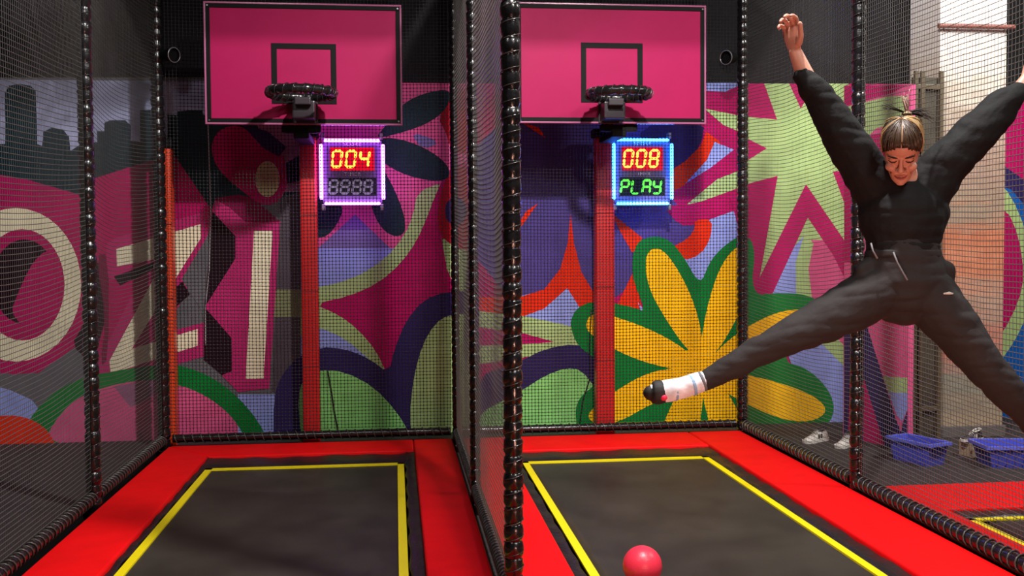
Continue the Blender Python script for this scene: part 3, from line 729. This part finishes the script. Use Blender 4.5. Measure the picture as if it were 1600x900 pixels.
# ------------------------------------------------------------------ SHOES AND CRATES
m_white = mat('shoe_white', (.62, .60, .55), .5, noise_amt=.12, nscale=20); m_sole = mat('shoe_sole', (.72, .70, .64), .5); m_sblk = mat('shoe_black', (.02, .02, .022), .5)
def make_shoe(loc, rz, label, main=m_white, accent=m_sblk, group=None):
    root = empty('sneaker', loc, rz); tag(root, label, 'shoe', group)
    # length along +x .27
    st = [(-.13, .030, .0, .075), (-.11, .038, 0, .098), (-.06, .037, 0, .102), (-.01, .036, 0, .088), (.04, .042, 0, .066), (.09, .045, 0, .052), (.125, .036, 0, .042), (.142, .015, 0, .03)]
    bm = bmesh.new(); rings = []
    for x, w, _, h in st:
        rings.append([bm.verts.new((x, w*cos(t)*(1 if sin(t) < .3 else .85), .022+max(0, sin(t))*(h-.022)+min(0, sin(t))*.004)) for t in [2*pi*k/14 for k in range(14)]])
    for A, B in zip(rings, rings[1:]):
        for k in range(14): bm.faces.new((A[k], A[(k+1) % 14], B[(k+1) % 14], B[k]))
    bm.faces.new(rings[0]); bm.faces.new(rings[-1]); fin('upper', bm, main, root, 'all')
    bm = bmesh.new(); out = [(-.145, 0), (-.138, .028), (-.11, .042), (-.05, .038), (0, .038), (.05, .046), (.10, .05), (.135, .038), (.152, .012)]
    pl = out+[(x, -y) for x, y in out[::-1][:-1]]
    pl = smooth_poly(pl, 1); bv = [bm.verts.new((x, y, 0)) for x, y in pl]; tv = [bm.verts.new((x*1.01, y*1.03, .026)) for x, y in pl]
    bm.faces.new(bv[::-1]); bm.faces.new(tv)
    for k in range(len(pl)): bm.faces.new((bv[k], bv[(k+1) % len(pl)], tv[(k+1) % len(pl)], tv[k]))
    fin('sole', bm, m_sole, root, True)
    bm = bmesh.new(); tube(bm, [(-.07+.048*cos(t), .027*sin(t), .102-.012*cos(t)) for t in [2*pi*k/20 for k in range(20)]], .008, 8, closed=True); fin('collar', bm, accent, root, 'all')
    bm = bmesh.new(); lathe(bm, [(0, .0), (.028, .001), (.03, 0)], (-.07, 0, .101), (0, 0, 1), 16); fin('lining', bm, m_sblk, root)
    bm = bmesh.new()
    for k in range(4):
        x = -.012+k*.02; z = .095-k*.010; tube(bm, [(x, -.024, z-.012), (x+.004, -.012, z), (x+.004, .012, z), (x, .024, z-.012)], .0035, 6)
    fin('laces', bm, m_sole if main != m_white else mat('lace_grey', (.4, .39, .36), .6), root, 'all')
    for s_ in (-1, 1):
        for k in range(2):
            bm = bmesh.new(); box(bm, (-.03+k*.03, s_*.0365-.002*s_-.003, .032), (-.018+k*.03, s_*.0365-.002*s_+.006, .068), .002); fin('side_stripe', bm, accent, root)
    return root
zf = -.02
def fl(px, py): q = onp(px, py, 2, zf); return Vector((q.x, q.y, zf))
s1 = make_shoe(fl(1275, 690), radians(-150), 'white sneaker standing free between the flower mural and the net post')
s3 = make_shoe(fl(1322, 697), radians(-140), 'white sneaker partly hidden behind the net post')

m_blue = mat('blue_plastic', lin(72, 84, 200), .35)
def make_crate(loc, rz, L_, W_, H_, label):
    root = empty('storage_crate', loc, rz); tag(root, label, 'crate', 'blue storage crates on the floor')
    bm = bmesh.new(); t = .008; k = .82
    def ringv(s, z, ins): return [bm.verts.new((sx_*(L_/2*s-ins), sy_*(W_/2*s-ins), z)) for sx_, sy_ in ((-1, -1), (1, -1), (1, 1), (-1, 1))]
    o0, o1 = ringv(k, 0, 0), ringv(1, H_, 0); i1, i0 = ringv(1, H_, t), ringv(k, t, t)
    for a_, b_ in ((o0, o1), (o1, i1), (i1, i0)):
        for q in range(4): bm.faces.new((a_[q], a_[(q+1) % 4], b_[(q+1) % 4], b_[q]))
    bm.faces.new(o0[::-1]); bm.faces.new(i0); fin('tub', bm, m_blue, root)
    bm = bmesh.new(); e = .018
    for (a0, a1) in (((-L_/2-e, -W_/2-e), (L_/2+e, -W_/2)), ((-L_/2-e, W_/2), (L_/2+e, W_/2+e)), ((-L_/2-e, -W_/2), (-L_/2, W_/2)), ((L_/2, -W_/2), (L_/2+e, W_/2))):
        box(bm, (a0[0], a0[1], H_-.022), (a1[0], a1[1], H_+.004), .003)
    fin('rim', bm, mat('blue_plastic_rim', lin(95, 110, 225), .3), root)
    for sy_ in (-1, 1):
        for q in range(7):
            bm = bmesh.new(); x = -L_*.36+q*L_*.12; 
            r_ = Matrix.Rotation(sy_*-math.atan2(W_/2*(1-k), H_), 3, 'X')
            box(bm, (x-.006, sy_*W_/2*.92-.006, .02), (x+.006, sy_*W_/2*.92+.006, H_-.03), .002, rot=r_); fin('rib', bm, m_blue, root)
    for sx_ in (-1, 1):
        bm = bmesh.new(); r_ = Matrix.Rotation(sx_*math.atan2(L_/2*(1-k), H_), 3, 'Y')
        box(bm, (sx_*L_/2*.955-.01, -.06, H_*.55), (sx_*L_/2*.955+.01, .06, H_*.78), .008, rot=r_); fin('handle', bm, mat('blue_handle', lin(30, 36, 110), .4), root)
    return root
q1, q2, q3 = fl(1388, 716), fl(1452, 731), fl(1476, 724)
d_ = (q2-q1); rz = math.atan2(d_.y, d_.x); cen = (q1+q2)/2+Vector((-d_.y, d_.x, 0)).normalized()*.10
make_crate(cen, rz, d_.length*1.0, .20, .17, 'blue plastic crate in front of the angled mural panel')
q = fl(1600, 733); make_crate(Vector((q.x+.02, q.y+.16, zf)), radians(-8), .50, .30, .16, 'blue plastic crate at the right edge beside the brick pillar')
q = fl(1530, 716)
bxr = empty('cardboard_box', (q.x, q.y+.1, zf), radians(10)); tag(bxr, 'small beige box at the foot of the brick pillar', 'box')
bm = bmesh.new(); box(bm, (-.06, -.07, 0), (.06, .07, .10), .003); fin('carton', bm, mat('beige_card', (.42, .33, .20), .7), bxr)
bm = bmesh.new(); box(bm, (-.063, -.073, .095), (.063, .073, .118), .003); fin('lid', bm, mat('beige_card_lid', (.36, .28, .17), .7), bxr)
s4 = make_shoe((q.x, q.y+.1, zf+.118), radians(200), 'black and white sneaker on the small beige box', m_sblk, m_white); s4.scale = (.75, .75, .75)

# figure
# ------------------------------------------------------------------ PERSON
PD = 3.9; PXM = F/PD
def wp(px, py, dd=0.): return atd(px, py, PD+dd)
TOC = -FW
ORG = Vector((wp(1411, 430).x, wp(1411, 430).y, wp(1670, 760).z))
person = empty('person', ORG)
tag(person, 'woman in black sweatshirt and dark trousers leaping with arms up and legs split', 'person')
def limb(bm, pts, n=18, flat=1., ends=True):
    """pts: (px,py,dd,r_px[,depth r factor]); rounded end caps; a is in-image radius"""
    P = [wp(q[0], q[1], q[2]) for q in pts]; R_ = [q[3]/PXM for q in pts]; Fk = [q[4] if len(q) > 4 else flat for q in pts]
    QP, QR = [], []
    N = len(P)
    def cr(a, b, c, d, t): return .5*((2*b)+(c-a)*t+(2*a-5*b+4*c-d)*t*t+(3*b-a-3*c+d)*t**3)
    for i in range(N-1):
        A, B, C_, D_ = max(i-1, 0), i, i+1, min(i+2, N-1)
        for s in range(6):
            t = s/6; QP.append(cr(P[A], P[B], P[C_], P[D_], t)); r = cr(R_[A], R_[B], R_[C_], R_[D_], t); k = Fk[B]*(1-t)+Fk[C_]*t; QR.append((r, r*k))
    QP.append(P[-1]); QR.append((R_[-1], R_[-1]*Fk[-1]))
    if ends:
        t0 = (QP[0]-QP[1]).normalized(); t1 = (QP[-1]-QP[-2]).normalized(); a0, b0 = QR[0]; a1, b1 = QR[-1]
        hp = [(t, sin(t)) for t in (.35, .8, 1.2)]
        for t in (.5, 1.0, 1.4): pass
        pre = [(QP[0]+t0*(a0*sin(t)), (a0*cos(t), b0*cos(t))) for t in (1.45, 1.1, .7, .35)]
        post_ = [(QP[-1]+t1*(a1*sin(t)), (a1*cos(t), b1*cos(t))) for t in (.35, .7, 1.1, 1.45)]
        QP = [p_ for p_, _ in pre]+QP+[p_ for p_, _ in post_]; QR = [r for _, r in pre]+QR+[r for _, r in post_]
    tube(bm, QP, QR, n, hint=TOC)
def ellips(bm, c, rad, M3=None, n=16):
    r = bmesh.ops.create_uvsphere(bm, u_segments=n, v_segments=max(8, n*2//3), radius=1)
    for v in r['verts']:
        q = Vector((v.co.x*rad[0], v.co.y*rad[1], v.co.z*rad[2])); v.co = (M3 @ q if M3 else q)+Vector(c)
def fuse(bm, voxel, smooth=3, fac=.5):
    me = bpy.data.meshes.new('t'); bmesh.ops.recalc_face_normals(bm, faces=bm.faces); bm.to_mesh(me); bm.free(); o = bpy.data.objects.new('t', me); COL.objects.link(o)
    m = o.modifiers.new('r', 'REMESH'); m.mode = 'VOXEL'; m.voxel_size = voxel
    s = o.modifiers.new('s', 'SMOOTH'); s.factor = fac; s.iterations = smooth
    dg = bpy.context.evaluated_depsgraph_get(); me2 = bpy.data.meshes.new_from_object(o.evaluated_get(dg)); bpy.data.objects.remove(o); bpy.data.meshes.remove(me)
    return me2
def place(name, me, mats, parent=person, off=ORG):
    me.name = name
    me.transform(Matrix.Translation(-off)); me.polygons.foreach_set('use_smooth', [True]*len(me.polygons))
    return newobj(name, me, mats, parent)

# head frame
PHI = radians(44)
TC = (CAM-wp(1411, 230)).normalized(); UC = (UP-TC*UP.dot(TC)).normalized()
hf = (TC*cos(PHI)-UC*sin(PHI)).normalized(); hu = (UC*cos(PHI)+TC*sin(PHI)).normalized(); hs = hf.cross(hu).normalized()
rollh = Matrix.Rotation(radians(-2), 3, TC); hf, hu, hs = rollh @ hf, rollh @ hu, rollh @ hs
HC = wp(1409, 229, -.10); HK = .95
def hd(x, y, z): return HC+(hs*x+hf*y+hu*z)*HK
HM = Matrix((hs, hf, hu)).transposed()
SEC = [(-.128, .014, .078, .055), (-.120, .026, .088, .035), (-.105, .038, .093, .010), (-.085, .048, .091, -.025), (-.062, .056, .089, -.055), (-.035, .063, .088, -.074), (-.012, .067, .085, -.086),
       (.006, .069, .0805, -.092), (.020, .071, .086, -.094), (.040, .072, .091, -.095), (.062, .071, .087, -.091), (.085, .064, .072, -.080), (.102, .047, .045, -.058), (.112, .026, .016, -.03)]
def head_loft(bm, grow=0., zmin=-9, n=28):
    rings = []
    for z, hw, yf, yb in SEC:
        if z < zmin: continue
        cy, hy = (yf+yb)/2, (yf-yb)/2; zz = z+(grow if z > .03 else 0)*1.0
        ring = []
        for k in range(n):
            t = 2*pi*k/n; c, s = cos(t), sin(t); e = .86
            ring.append(bm.verts.new(hd((hw+grow)*math.copysign(abs(c)**e, c), cy+(hy+grow)*math.copysign(abs(s)**e, s), zz)))
        rings.append(ring)
    for A, B in zip(rings, rings[1:]):
        for k in range(n): bm.faces.new((A[k], A[(k+1) % n], B[(k+1) % n], B[k]))
    bm.faces.new(rings[0]); bm.faces.new(rings[-1])
    return rings
bm = bmesh.new(); head_loft(bm)
def htube(bm, pts, rad, n=10): tube(bm, [hd(*q) for q in pts], rad, n)
htube(bm, [(0, .078, .030), (0, .088, .012), (0, .098, -.010), (0, .107, -.028), (0, .103, -.040)], [.006, .0075, .009, .0125, .007])
for s in (-1, 1):
    ellips(bm, hd(s*.012, .096, -.034), (.0085, .010, .0075), HM)
    ellips(bm, hd(s*.036, .072, -.036), (.022, .020, .018), HM)        # smiling cheeks
    ellips(bm, hd(s*.030, .074, .004), (.015, .0105, .008), HM)        # closed lids
    htube(bm, [(s*.010, .086, .022), (s*.030, .087, .026), (s*.050, .072, .020)], [.005, .0065, .004])
    ellips(bm, hd(s*.071, -.010, -.004), (.007, .018, .030), HM); ellips(bm, hd(s*.074, -.016, .008), (.008, .012, .016), HM)
    htube(bm, [(s*.018, .094, -.045), (s*.032, .086, -.060), (s*.036, .078, -.074)], [.0035, .0045, .003])
htube(bm, [(-.027, .082, -.064), (-.014, .093, -.068), (0, .0965, -.0685), (.014, .093, -.068), (.027, .082, -.064)], [.002, .0045, .005, .0045, .002])
htube(bm, [(-.026, .081, -.068), (-.013, .091, -.080), (0, .094, -.083), (.013, .091, -.080), (.026, .081, -.068)], [.002, .0050, .0062, .0050, .002])
ellips(bm, hd(0, .083, -.112), (.018, .014, .014), HM)
# neck, torso, limbs (slightly inside the clothes)
nb = wp(1411, 300, .04)
tube(bm, [hd(0, -.02, -.04), hd(0, -.03, -.09), nb], [.050, .047, .055], 16)
limb(bm, [(1411, 290, .03, 34, .8), (1411, 318, .03, 60, .62), (1411, 350, .02, 52, .72), (1411, 385, .02, 44, .85), (1411, 410, .02, 50, .75), (1411, 425, .02, 50, .75)])
limb(bm, [(1372, 288, .03, 22), (1343, 250, .01, 21), (1300, 188, -.02, 17), (1275, 150, -.03, 15), (1257, 115, -.03, 13.5), (1243, 82, -.03, 10.5, .8)])
limb(bm, [(1450, 288, .03, 22), (1478, 258, .01, 21), (1532, 198, -.02, 17), (1560, 170, -.03, 15), (1590, 143, -.03, 12.5), (1606, 122, -.03, 10.5, .8)])
limb(bm, [(1385, 450, .02, 36), (1310, 488, -.02, 27), (1240, 524, -.05, 20), (1190, 548, -.05, 19), (1140, 574, -.05, 14), (1098, 597, -.05, 11), (1050, 609, -.06, 12), (1028, 612, -.06, 10)])
limb(bm, [(1440, 448, .02, 34), (1500, 522, -.02, 28), (1540, 574, -.04, 20), (1580, 615, -.03, 19), (1630, 668, .0, 14), (1665, 712, .02, 11), (1692, 752, .0, 12), (1700, 772, -.02, 9)])
def hand(bm, wrist, d, nrm, curl=(25, 30, 20), thumb_side=1, spread=4, sc=1.):
    d = d.normalized(); nrm = (nrm-d*nrm.dot(d)).normalized(); sd = d.cross(nrm)*thumb_side
    # palm
    ks = [(0, .024, .017), (.022, .030, .019), (.05, .038, .019), (.078, .041, .016), (.092, .038, .012)]
    tube(bm, [wrist+d*(k[0]*sc) for k in ks], [(k[1]*sc, k[2]*sc) for k in ks], 16, hint=nrm)
    tips = []
    for i, (off, L_, r_, st) in enumerate(((.029, .070, .0088, .088), (.010, .079, .0090, .093), (-.010, .074, .0087, .090), (-.029, .058, .0078, .083))):
        a_ = radians(spread*(1.5-i)); dr = (d*cos(a_)+sd*sin(a_)).normalized(); p_ = wrist+d*(st*sc)+sd*(off*sc)
        pts = [p_-dr*.02, p_]; ang = 0; rad = [r_*sc, r_*1.06*sc]; 
        for q, (fr, cu) in enumerate(zip((.45, .30, .25), curl)):
            ang += radians(cu*(1+.12*i)); v = dr*cos(ang)+nrm*sin(ang); p_ = p_+v*(L_*fr*sc); pts += [p_-v*(L_*fr*.5*sc), p_]; rad += [r_*.93*sc, r_*(.98-.13*q)*sc]
        pts.append(p_+v*.003*sc); rad.append(r_*.4*sc)
        tube(bm, pts, rad, 10); tips.append((p_, v, nrm, dr, r_))
    tb = wrist+d*(.020*sc)+sd*(.022*sc)+nrm*.006
    t1 = (d*.72+sd*.62+nrm*.3).normalized(); t2 = (d*.9+sd*.28+nrm*.35).normalized()
    q1 = tb+t1*(.038*sc); q2 = q1+t2*(.030*sc); q3 = q2+t2*(.022*sc)
    tube(bm, [tb, tb.lerp(q1, .5), q1, q1.lerp(q2, .5), q2, q2.lerp(q3, .6), q3], [x*sc for x in (.014, .0135, .0110, .0098, .0100, .009, .0045)], 10)
    return tips
tipsA = hand(bm, wp(1242, 80, -.03), UP*1.0-RT*.14, -RT*.72+TOC*.62, (24, 44, 34), 1)
tipsB = hand(bm, wp(1605, 122, -.03), UP*.9+RT*.55, TOC*.7-RT*.3, (12, 22, 18), 1)
me = fuse(bm, .0032, 2, .5)
m_skin = mat('skin', (.56, .25, .17), .5, noise_amt=.06, nscale=12, bump=.06, bscale=120)
b_ = m_skin.node_tree.nodes['Principled BSDF']; b_.inputs['Subsurface Weight'].default_value = .12; b_.inputs['Subsurface Radius'].default_value = (.6, .2, .1); b_.inputs['Subsurface Scale'].default_value = .02
m_lip = mat('lips', (.36, .10, .085), .4)
hinv = HM.inverted()
for pl in me.polygons:
    q = hinv @ (Vector(pl.center)-HC)
    if abs(q.x) < .026 and q.y > .082:
        zc = -.0735+(q.x/.026)**2*.008
        if abs(q.z-zc) < .0105*(1-(q.x/.028)**2)+.001 and q.y > .084: pl.material_index = 1
body = place('body', me, [m_skin, m_lip])
m_hair = mat('hair_dark', (.018, .009, .005), .5, spec=.3, noise_amt=.5, nscale=60, bump=.4, bscale=160)
m_blond_lit = mat('hair_blond_lit', (.42, .27, .11), .4, noise_amt=.3, nscale=40)
def hpart(name, bm, m): 
    me_ = bpy.data.meshes.new(name); bmesh.ops.recalc_face_normals(bm, faces=bm.faces); bm.to_mesh(me_); bm.free(); return place(name, me_, m)
# brows, lashes, nails
for s in (-1, 1):
    bm = bmesh.new(); htube(bm, [(s*.014, .0925, .026), (s*.030, .0935, .031), (s*.050, .079, .026)], [.0015, .0026, .001], 8); hpart('eyebrow', bm, m_hair)
    bm = bmesh.new(); htube(bm, [(s*.016, .0825, .0005), (s*.024, .0848, -.0035), (s*.033, .0845, -.0045), (s*.041, .0800, -.0025), (s*.047, .0745, .001)], [.0010, .0020, .0022, .0019, .0008], 8); hpart('eyelashes', bm, m_hair)
bm = bmesh.new(); htube(bm, [(-.022, .0885, -.0720), (-.010, .0965, -.0745), (0, .0985, -.0752), (.010, .0965, -.0745), (.022, .0885, -.0720)], [.0006, .0016, .002, .0016, .0006], 8); hpart('mouth_line', bm, mat('mouth_dark', (.10, .02, .02), .5))
for tp in (tipsA, tipsB):
    for p_, v, nr, dr, r_ in tp:
        bk = (v.cross(dr.cross(nr))).normalized()
        if bk.dot(nr) > 0: bk = -bk
        bm = bmesh.new(); w_ = v.cross(bk).normalized(); ellips(bm, p_-v*.003+bk*(r_*.72), (.0058, .0082, .0018), Matrix((w_, v, bk)).transposed(), 10); hpart('fingernail', bm, mat('nail', (.72, .45, .40), .25))
# hair cap
bm = bmesh.new(); head_loft(bm, .0035, n=64)
def hline(y, x):
    if y > .02: return .008+(y-.02)*1.02-.020*(abs(x)/.07)+.0012*sin(x*420)*sin(x*131+1)+.006*max(0, 1-abs(x)/.03)
    return .006+(y-.02)*.72
hv = {}
bmesh.ops.subdivide_edges(bm, edges=bm.edges[:], cuts=2, use_grid_fill=True)
dl = []
for f in bm.faces:
    q = hinv @ (f.calc_center_median()-HC)
    if q.z < hline(q.y, q.x): dl.append(f)
bmesh.ops.delete(bm, geom=dl, context='FACES')
for v in bm.verts:
    q = hinv @ (v.co-HC); v.co += (v.co-HC).normalized()*(.0018*sin(q.x*900+q.y*40)+.002*noise.noise(q*60))
    if abs(q.x) < .004 and q.z > .03: v.co -= (v.co-HC).normalized()*.004
bmesh.ops.recalc_face_normals(bm, faces=bm.faces)
from mathutils.bvhtree import BVHTree
BV = BVHTree.FromBMesh(bm)
def onhair(x, y, z, off):
    c0 = hd(0, -.004, 0); d = (hd(x, y, z)-c0).normalized(); h_ = BV.ray_cast(c0, d)
    return (h_[0] if h_[0] is not None else hd(x, y, z))+d*off
hair = hpart('hair', bm, m_hair)
PB = hd(.004, -.035, .122)     # ponytail base near the crown
bm = bmesh.new()
arc = [(0, .095*cos(t)-.004, .118*sin(t)) for t in [.72+.085*k for k in range(14)]]
tube(bm, [onhair(*q_, .0006) for q_ in arc], [(.0012, .0012)]+[.0034]*12+[.001], 6); hpart('hair_parting', bm, mat('scalp', (.34, .21, .12), .5))
# swept-back strands; blond temple streaks also paint the lit rim of the hair
rs = random.Random(4)
for nm, m_, rng, cnt in (('hair_strands', mat('hair_brown', (.06, .034, .018), .4), (-.06, .06), 70), ('blond_lit_streaks', m_blond_lit, None, 38)):
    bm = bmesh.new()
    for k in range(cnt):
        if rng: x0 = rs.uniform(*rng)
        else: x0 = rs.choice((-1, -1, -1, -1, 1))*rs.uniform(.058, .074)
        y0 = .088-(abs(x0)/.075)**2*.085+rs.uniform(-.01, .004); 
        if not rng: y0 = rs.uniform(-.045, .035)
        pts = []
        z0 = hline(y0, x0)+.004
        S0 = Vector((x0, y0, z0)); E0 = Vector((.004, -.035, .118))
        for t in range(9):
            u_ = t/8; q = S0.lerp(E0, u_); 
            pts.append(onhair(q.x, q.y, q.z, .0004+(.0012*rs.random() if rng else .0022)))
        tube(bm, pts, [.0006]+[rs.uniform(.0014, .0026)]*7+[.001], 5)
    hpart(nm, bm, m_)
PBp = wp(1417, 178, -.07)
bm = bmesh.new(); ellips(bm, PBp, (.013, .013, .013)); 
tube(bm, [PBp+(RT*cos(t)+TOC*sin(t))*.014 for t in [2*pi*k/16 for k in range(16)]], .005, 6, closed=True); hpart('hair_tie', bm, mat('hair_tie_tan', (.45, .30, .15), .5))
bm = bmesh.new(); bm2 = bmesh.new()
for k in range(60):
    mode = k % 4
    if mode == 0: tgt = (1414+rs.uniform(-8, 9), 136+rs.uniform(0, 22)); mid = (1416+rs.uniform(-7, 7), 160); 
    elif mode == 1: tgt = (1376+rs.uniform(-6, 16), 164+rs.uniform(-6, 10)); mid = (1400, 168+rs.uniform(-4, 3))
    elif mode == 2: tgt = (1460+rs.uniform(-18, 6), 176+rs.uniform(-8, 12)); mid = (1434, 168+rs.uniform(-3, 5))
    else: tgt = (1462+rs.uniform(-16, 4), 186+rs.uniform(-9, 6)); mid = (1438, 174+rs.uniform(-3, 4))
    d1 = rs.uniform(-.04, .03)
    P_ = [PBp, wp(*mid, -.07+d1*.5), wp(*tgt, -.07+d1)]
    pts = [P_[0]*(1-t)**2+P_[1]*2*t*(1-t)+P_[2]*t*t for t in [q/8 for q in range(9)]]
    r0 = rs.uniform(.0012, .0032 if mode != 1 else .002)*(1.5 if mode == 0 else 1.25)
    tube(bm2 if mode == 0 else bm, pts, [r0*(1-.85*q/8) for q in range(9)], 5)
hpart('ponytail', bm, m_hair); hpart('ponytail_tips', bm2, mat('hair_pinkish', (.60, .40, .34), .4, noise_amt=.3, nscale=40))

# clothes
def cloth(me, amp, sc, seed, folds=0, fdir=None):
    me.update()
    no = [v.normal.copy() for v in me.vertices]
    for v, n_ in zip(me.vertices, no):
        c = v.co; d = amp*noise.noise(c*sc+Vector((seed, 0, 0)))+amp*.5*noise.noise(c*sc*2.3+Vector((0, seed, 0)))
        if folds:
            q = c+Vector((noise.noise(c*5), noise.noise(c*5+Vector((3, 3, 3))), 0))*.05
            d += folds*(abs(noise.noise(Vector((q.x*6, q.y*6, q.z*22+seed))))-.2)
        v.co = c+n_*d
bm = bmesh.new()
limb(bm, [(1411, 290, .05, 50, .60), (1411, 304, .04, 64, .62), (1411, 325, .02, 70, .68), (1411, 352, .02, 68, .70), (1411, 372, .02, 60, .74), (1410, 388, .02, 53, .78)], 24, ends=False)
limb(bm, [(1360, 262, .05, 24), (1411, 276, .075, 22), (1462, 262, .05, 24)], 18)
limb(bm, [(1372, 300, .03, 38), (1350, 262, .01, 36, .9), (1326, 226, -.01, 33), (1297, 180, -.02, 28), (1272, 142, -.03, 22), (1256, 120, -.03, 15)], 20)
limb(bm, [(1448, 300, .03, 38), (1474, 262, .01, 36, .9), (1510, 224, -.01, 33), (1548, 184, -.02, 30), (1574, 158, -.03, 24), (1590, 144, -.03, 16)], 20)
# collar
me = fuse(bm, .006, 4, .5); cloth(me, .006, 11, 3, .008)
m_sw = mat('black_sweatshirt', (.0045, .0045, .005), .8, bump=.35, bscale=35, spec=.3)
place('sweatshirt', me, m_sw)
bm = bmesh.new()
limb(bm, [(1411, 380, .02, 57, .78), (1410, 398, .02, 56, .78)], 24, ends=False); me = fuse(bm, .006, 2, .4); cloth(me, .001, 20, 1); place('hem_band', me, m_sw)
for cuff, d0 in (((1258, 124, 1250, 112, 15.5), 0), ((1586, 148, 1596, 138, 15.5), 0)):
    bm = bmesh.new(); limb(bm, [(cuff[0], cuff[1], -.03, cuff[4]), (cuff[2], cuff[3], -.03, cuff[4]*.93)], 18, ends=False); me = fuse(bm, .004, 2, .4); place('cuff', me, m_sw)
# neckline ring round the neck under the chin
bm = bmesh.new(); cN = wp(1411, 262, .05); tube(bm, [cN+RT*(.088*cos(t))+TOC*(.085*sin(t))-UP*(.085*max(0, sin(t))) for t in [2*pi*k/28 for k in range(28)]], .016, 10, closed=True); hpart('neckband', bm, m_sw)
bm = bmesh.new()
limb(bm, [(1410, 392, .02, 57, .80), (1411, 418, .02, 63, .78), (1412, 440, .02, 68, .76)], 26, ends=True)
limb(bm, [(1390, 444, .02, 42), (1352, 466, .0, 42), (1310, 489, -.02, 36), (1240, 523, -.05, 29), (1200, 543, -.05, 24), (1153, 567, -.05, 20.5), (1104, 594, -.05, 16.5)], 22)
limb(bm, [(1434, 446, .02, 42), (1462, 476, .0, 43), (1500, 522, -.02, 37), (1540, 574, -.04, 30), (1578, 615, -.03, 27.5), (1630, 668, .0, 24), (1662, 706, .02, 19)], 22)
limb(bm, [(1358, 414, .0, 14), (1345, 424, -.02, 12)], 12); limb(bm, [(1476, 425, .0, 16), (1478, 440, .0, 13)], 12)
me = fuse(bm, .0065, 4, .5); cloth(me, .006, 9, 7, .009)
m_tr = mat('charcoal_trousers', (.022, .0185, .0185), .8, bump=.3, bscale=30, spec=.3)
place('trousers', me, m_tr)
bm = bmesh.new(); limb(bm, [(1410, 391, .02, 57.5, .80), (1410, 403, .02, 59, .80)], 26, ends=False); me = fuse(bm, .006, 2, .4); cloth(me, .001, 20, 1); place('waistband', me, m_tr)
m_dr = mat('grey_cord', (.16, .15, .16), .6)
for pts in ([(1361, 380), (1364, 392), (1371, 404)], [(1396, 394), (1402, 410), (1412, 428), (1418, 438)]):
    bm = bmesh.new(); q = [wp(x, y, -.105-.01*i) for i, (x, y) in enumerate(pts)]; tube(bm, q, .0035, 8); hpart('drawstring', bm, m_dr)
bm = bmesh.new(); q = [wp(x, y, -.095) for x, y in ((1474, 459), (1483, 458), (1489, 459))]; tube(bm, q, [.003, .006, .003], 8); hpart('pocket_trim', bm, mat('pocket_light', (.6, .58, .52), .6))
# socks
m_sock = mat('white_sock', (.72, .74, .80), .7, noise_amt=.25, nscale=25); m_toe = mat('black_sock_sole', (.01, .01, .01), .7)
m_sb = mat('sock_blue', (.25, .42, .62), .7); m_sr = mat('sock_red', (.75, .02, .08), .7)
def sock(pts, toe, dots, stripes):
    bm = bmesh.new(); limb(bm, pts, 20); me = fuse(bm, .004, 3, .5); cloth(me, .0015, 30, 2, .002); so = place('sock', me, m_sock)
    bm = bmesh.new(); limb(bm, toe, 18); me = fuse(bm, .004, 3, .5); place('sock_toe', me, m_toe, so, Vector((0, 0, 0))+ORG)
    for (x, y, dd, r), m_ in dots:
        bm = bmesh.new(); ellips(bm, wp(x, y, dd), (r, r, r*.9)); me_ = bpy.data.meshes.new('sock_spot'); bm.to_mesh(me_); bm.free(); place('sock_spot', me_, m_, so)
    for st, m_ in stripes:
        bm = bmesh.new(); limb(bm, st, 18, ends=False); me_ = fuse(bm, .004, 2, .4); place('sock_stripe', me_, m_, so)
sock([(1102, 594, -.05, 15), (1085, 600, -.05, 16.5), (1062, 607, -.055, 16.5), (1042, 611, -.06, 17.5), (1026, 613, -.06, 15)], [(1029, 613, -.06, 19), (1021, 614, -.06, 17.5), (1017, 614, -.06, 12)],
     [((1037, 621, -.094, .014), m_sr)], [([(1056, 608.5, -.056, 17.2), (1050, 609.8, -.058, 17.4)], m_sb), ([(1084, 600.6, -.05, 17.1), (1078, 602.6, -.052, 17.2)], m_sb), ([(1100, 595, -.05, 16), (1095, 597, -.05, 16.4)], mat('sock_grey', (.12, .14, .16), .7))])
sock([(1658, 702, .02, 15), (1672, 722, .02, 16.5), (1690, 748, .0, 17), (1700, 768, -.01, 15)], [(1698, 764, -.01, 17.5), (1703, 776, -.01, 12)], [], [])
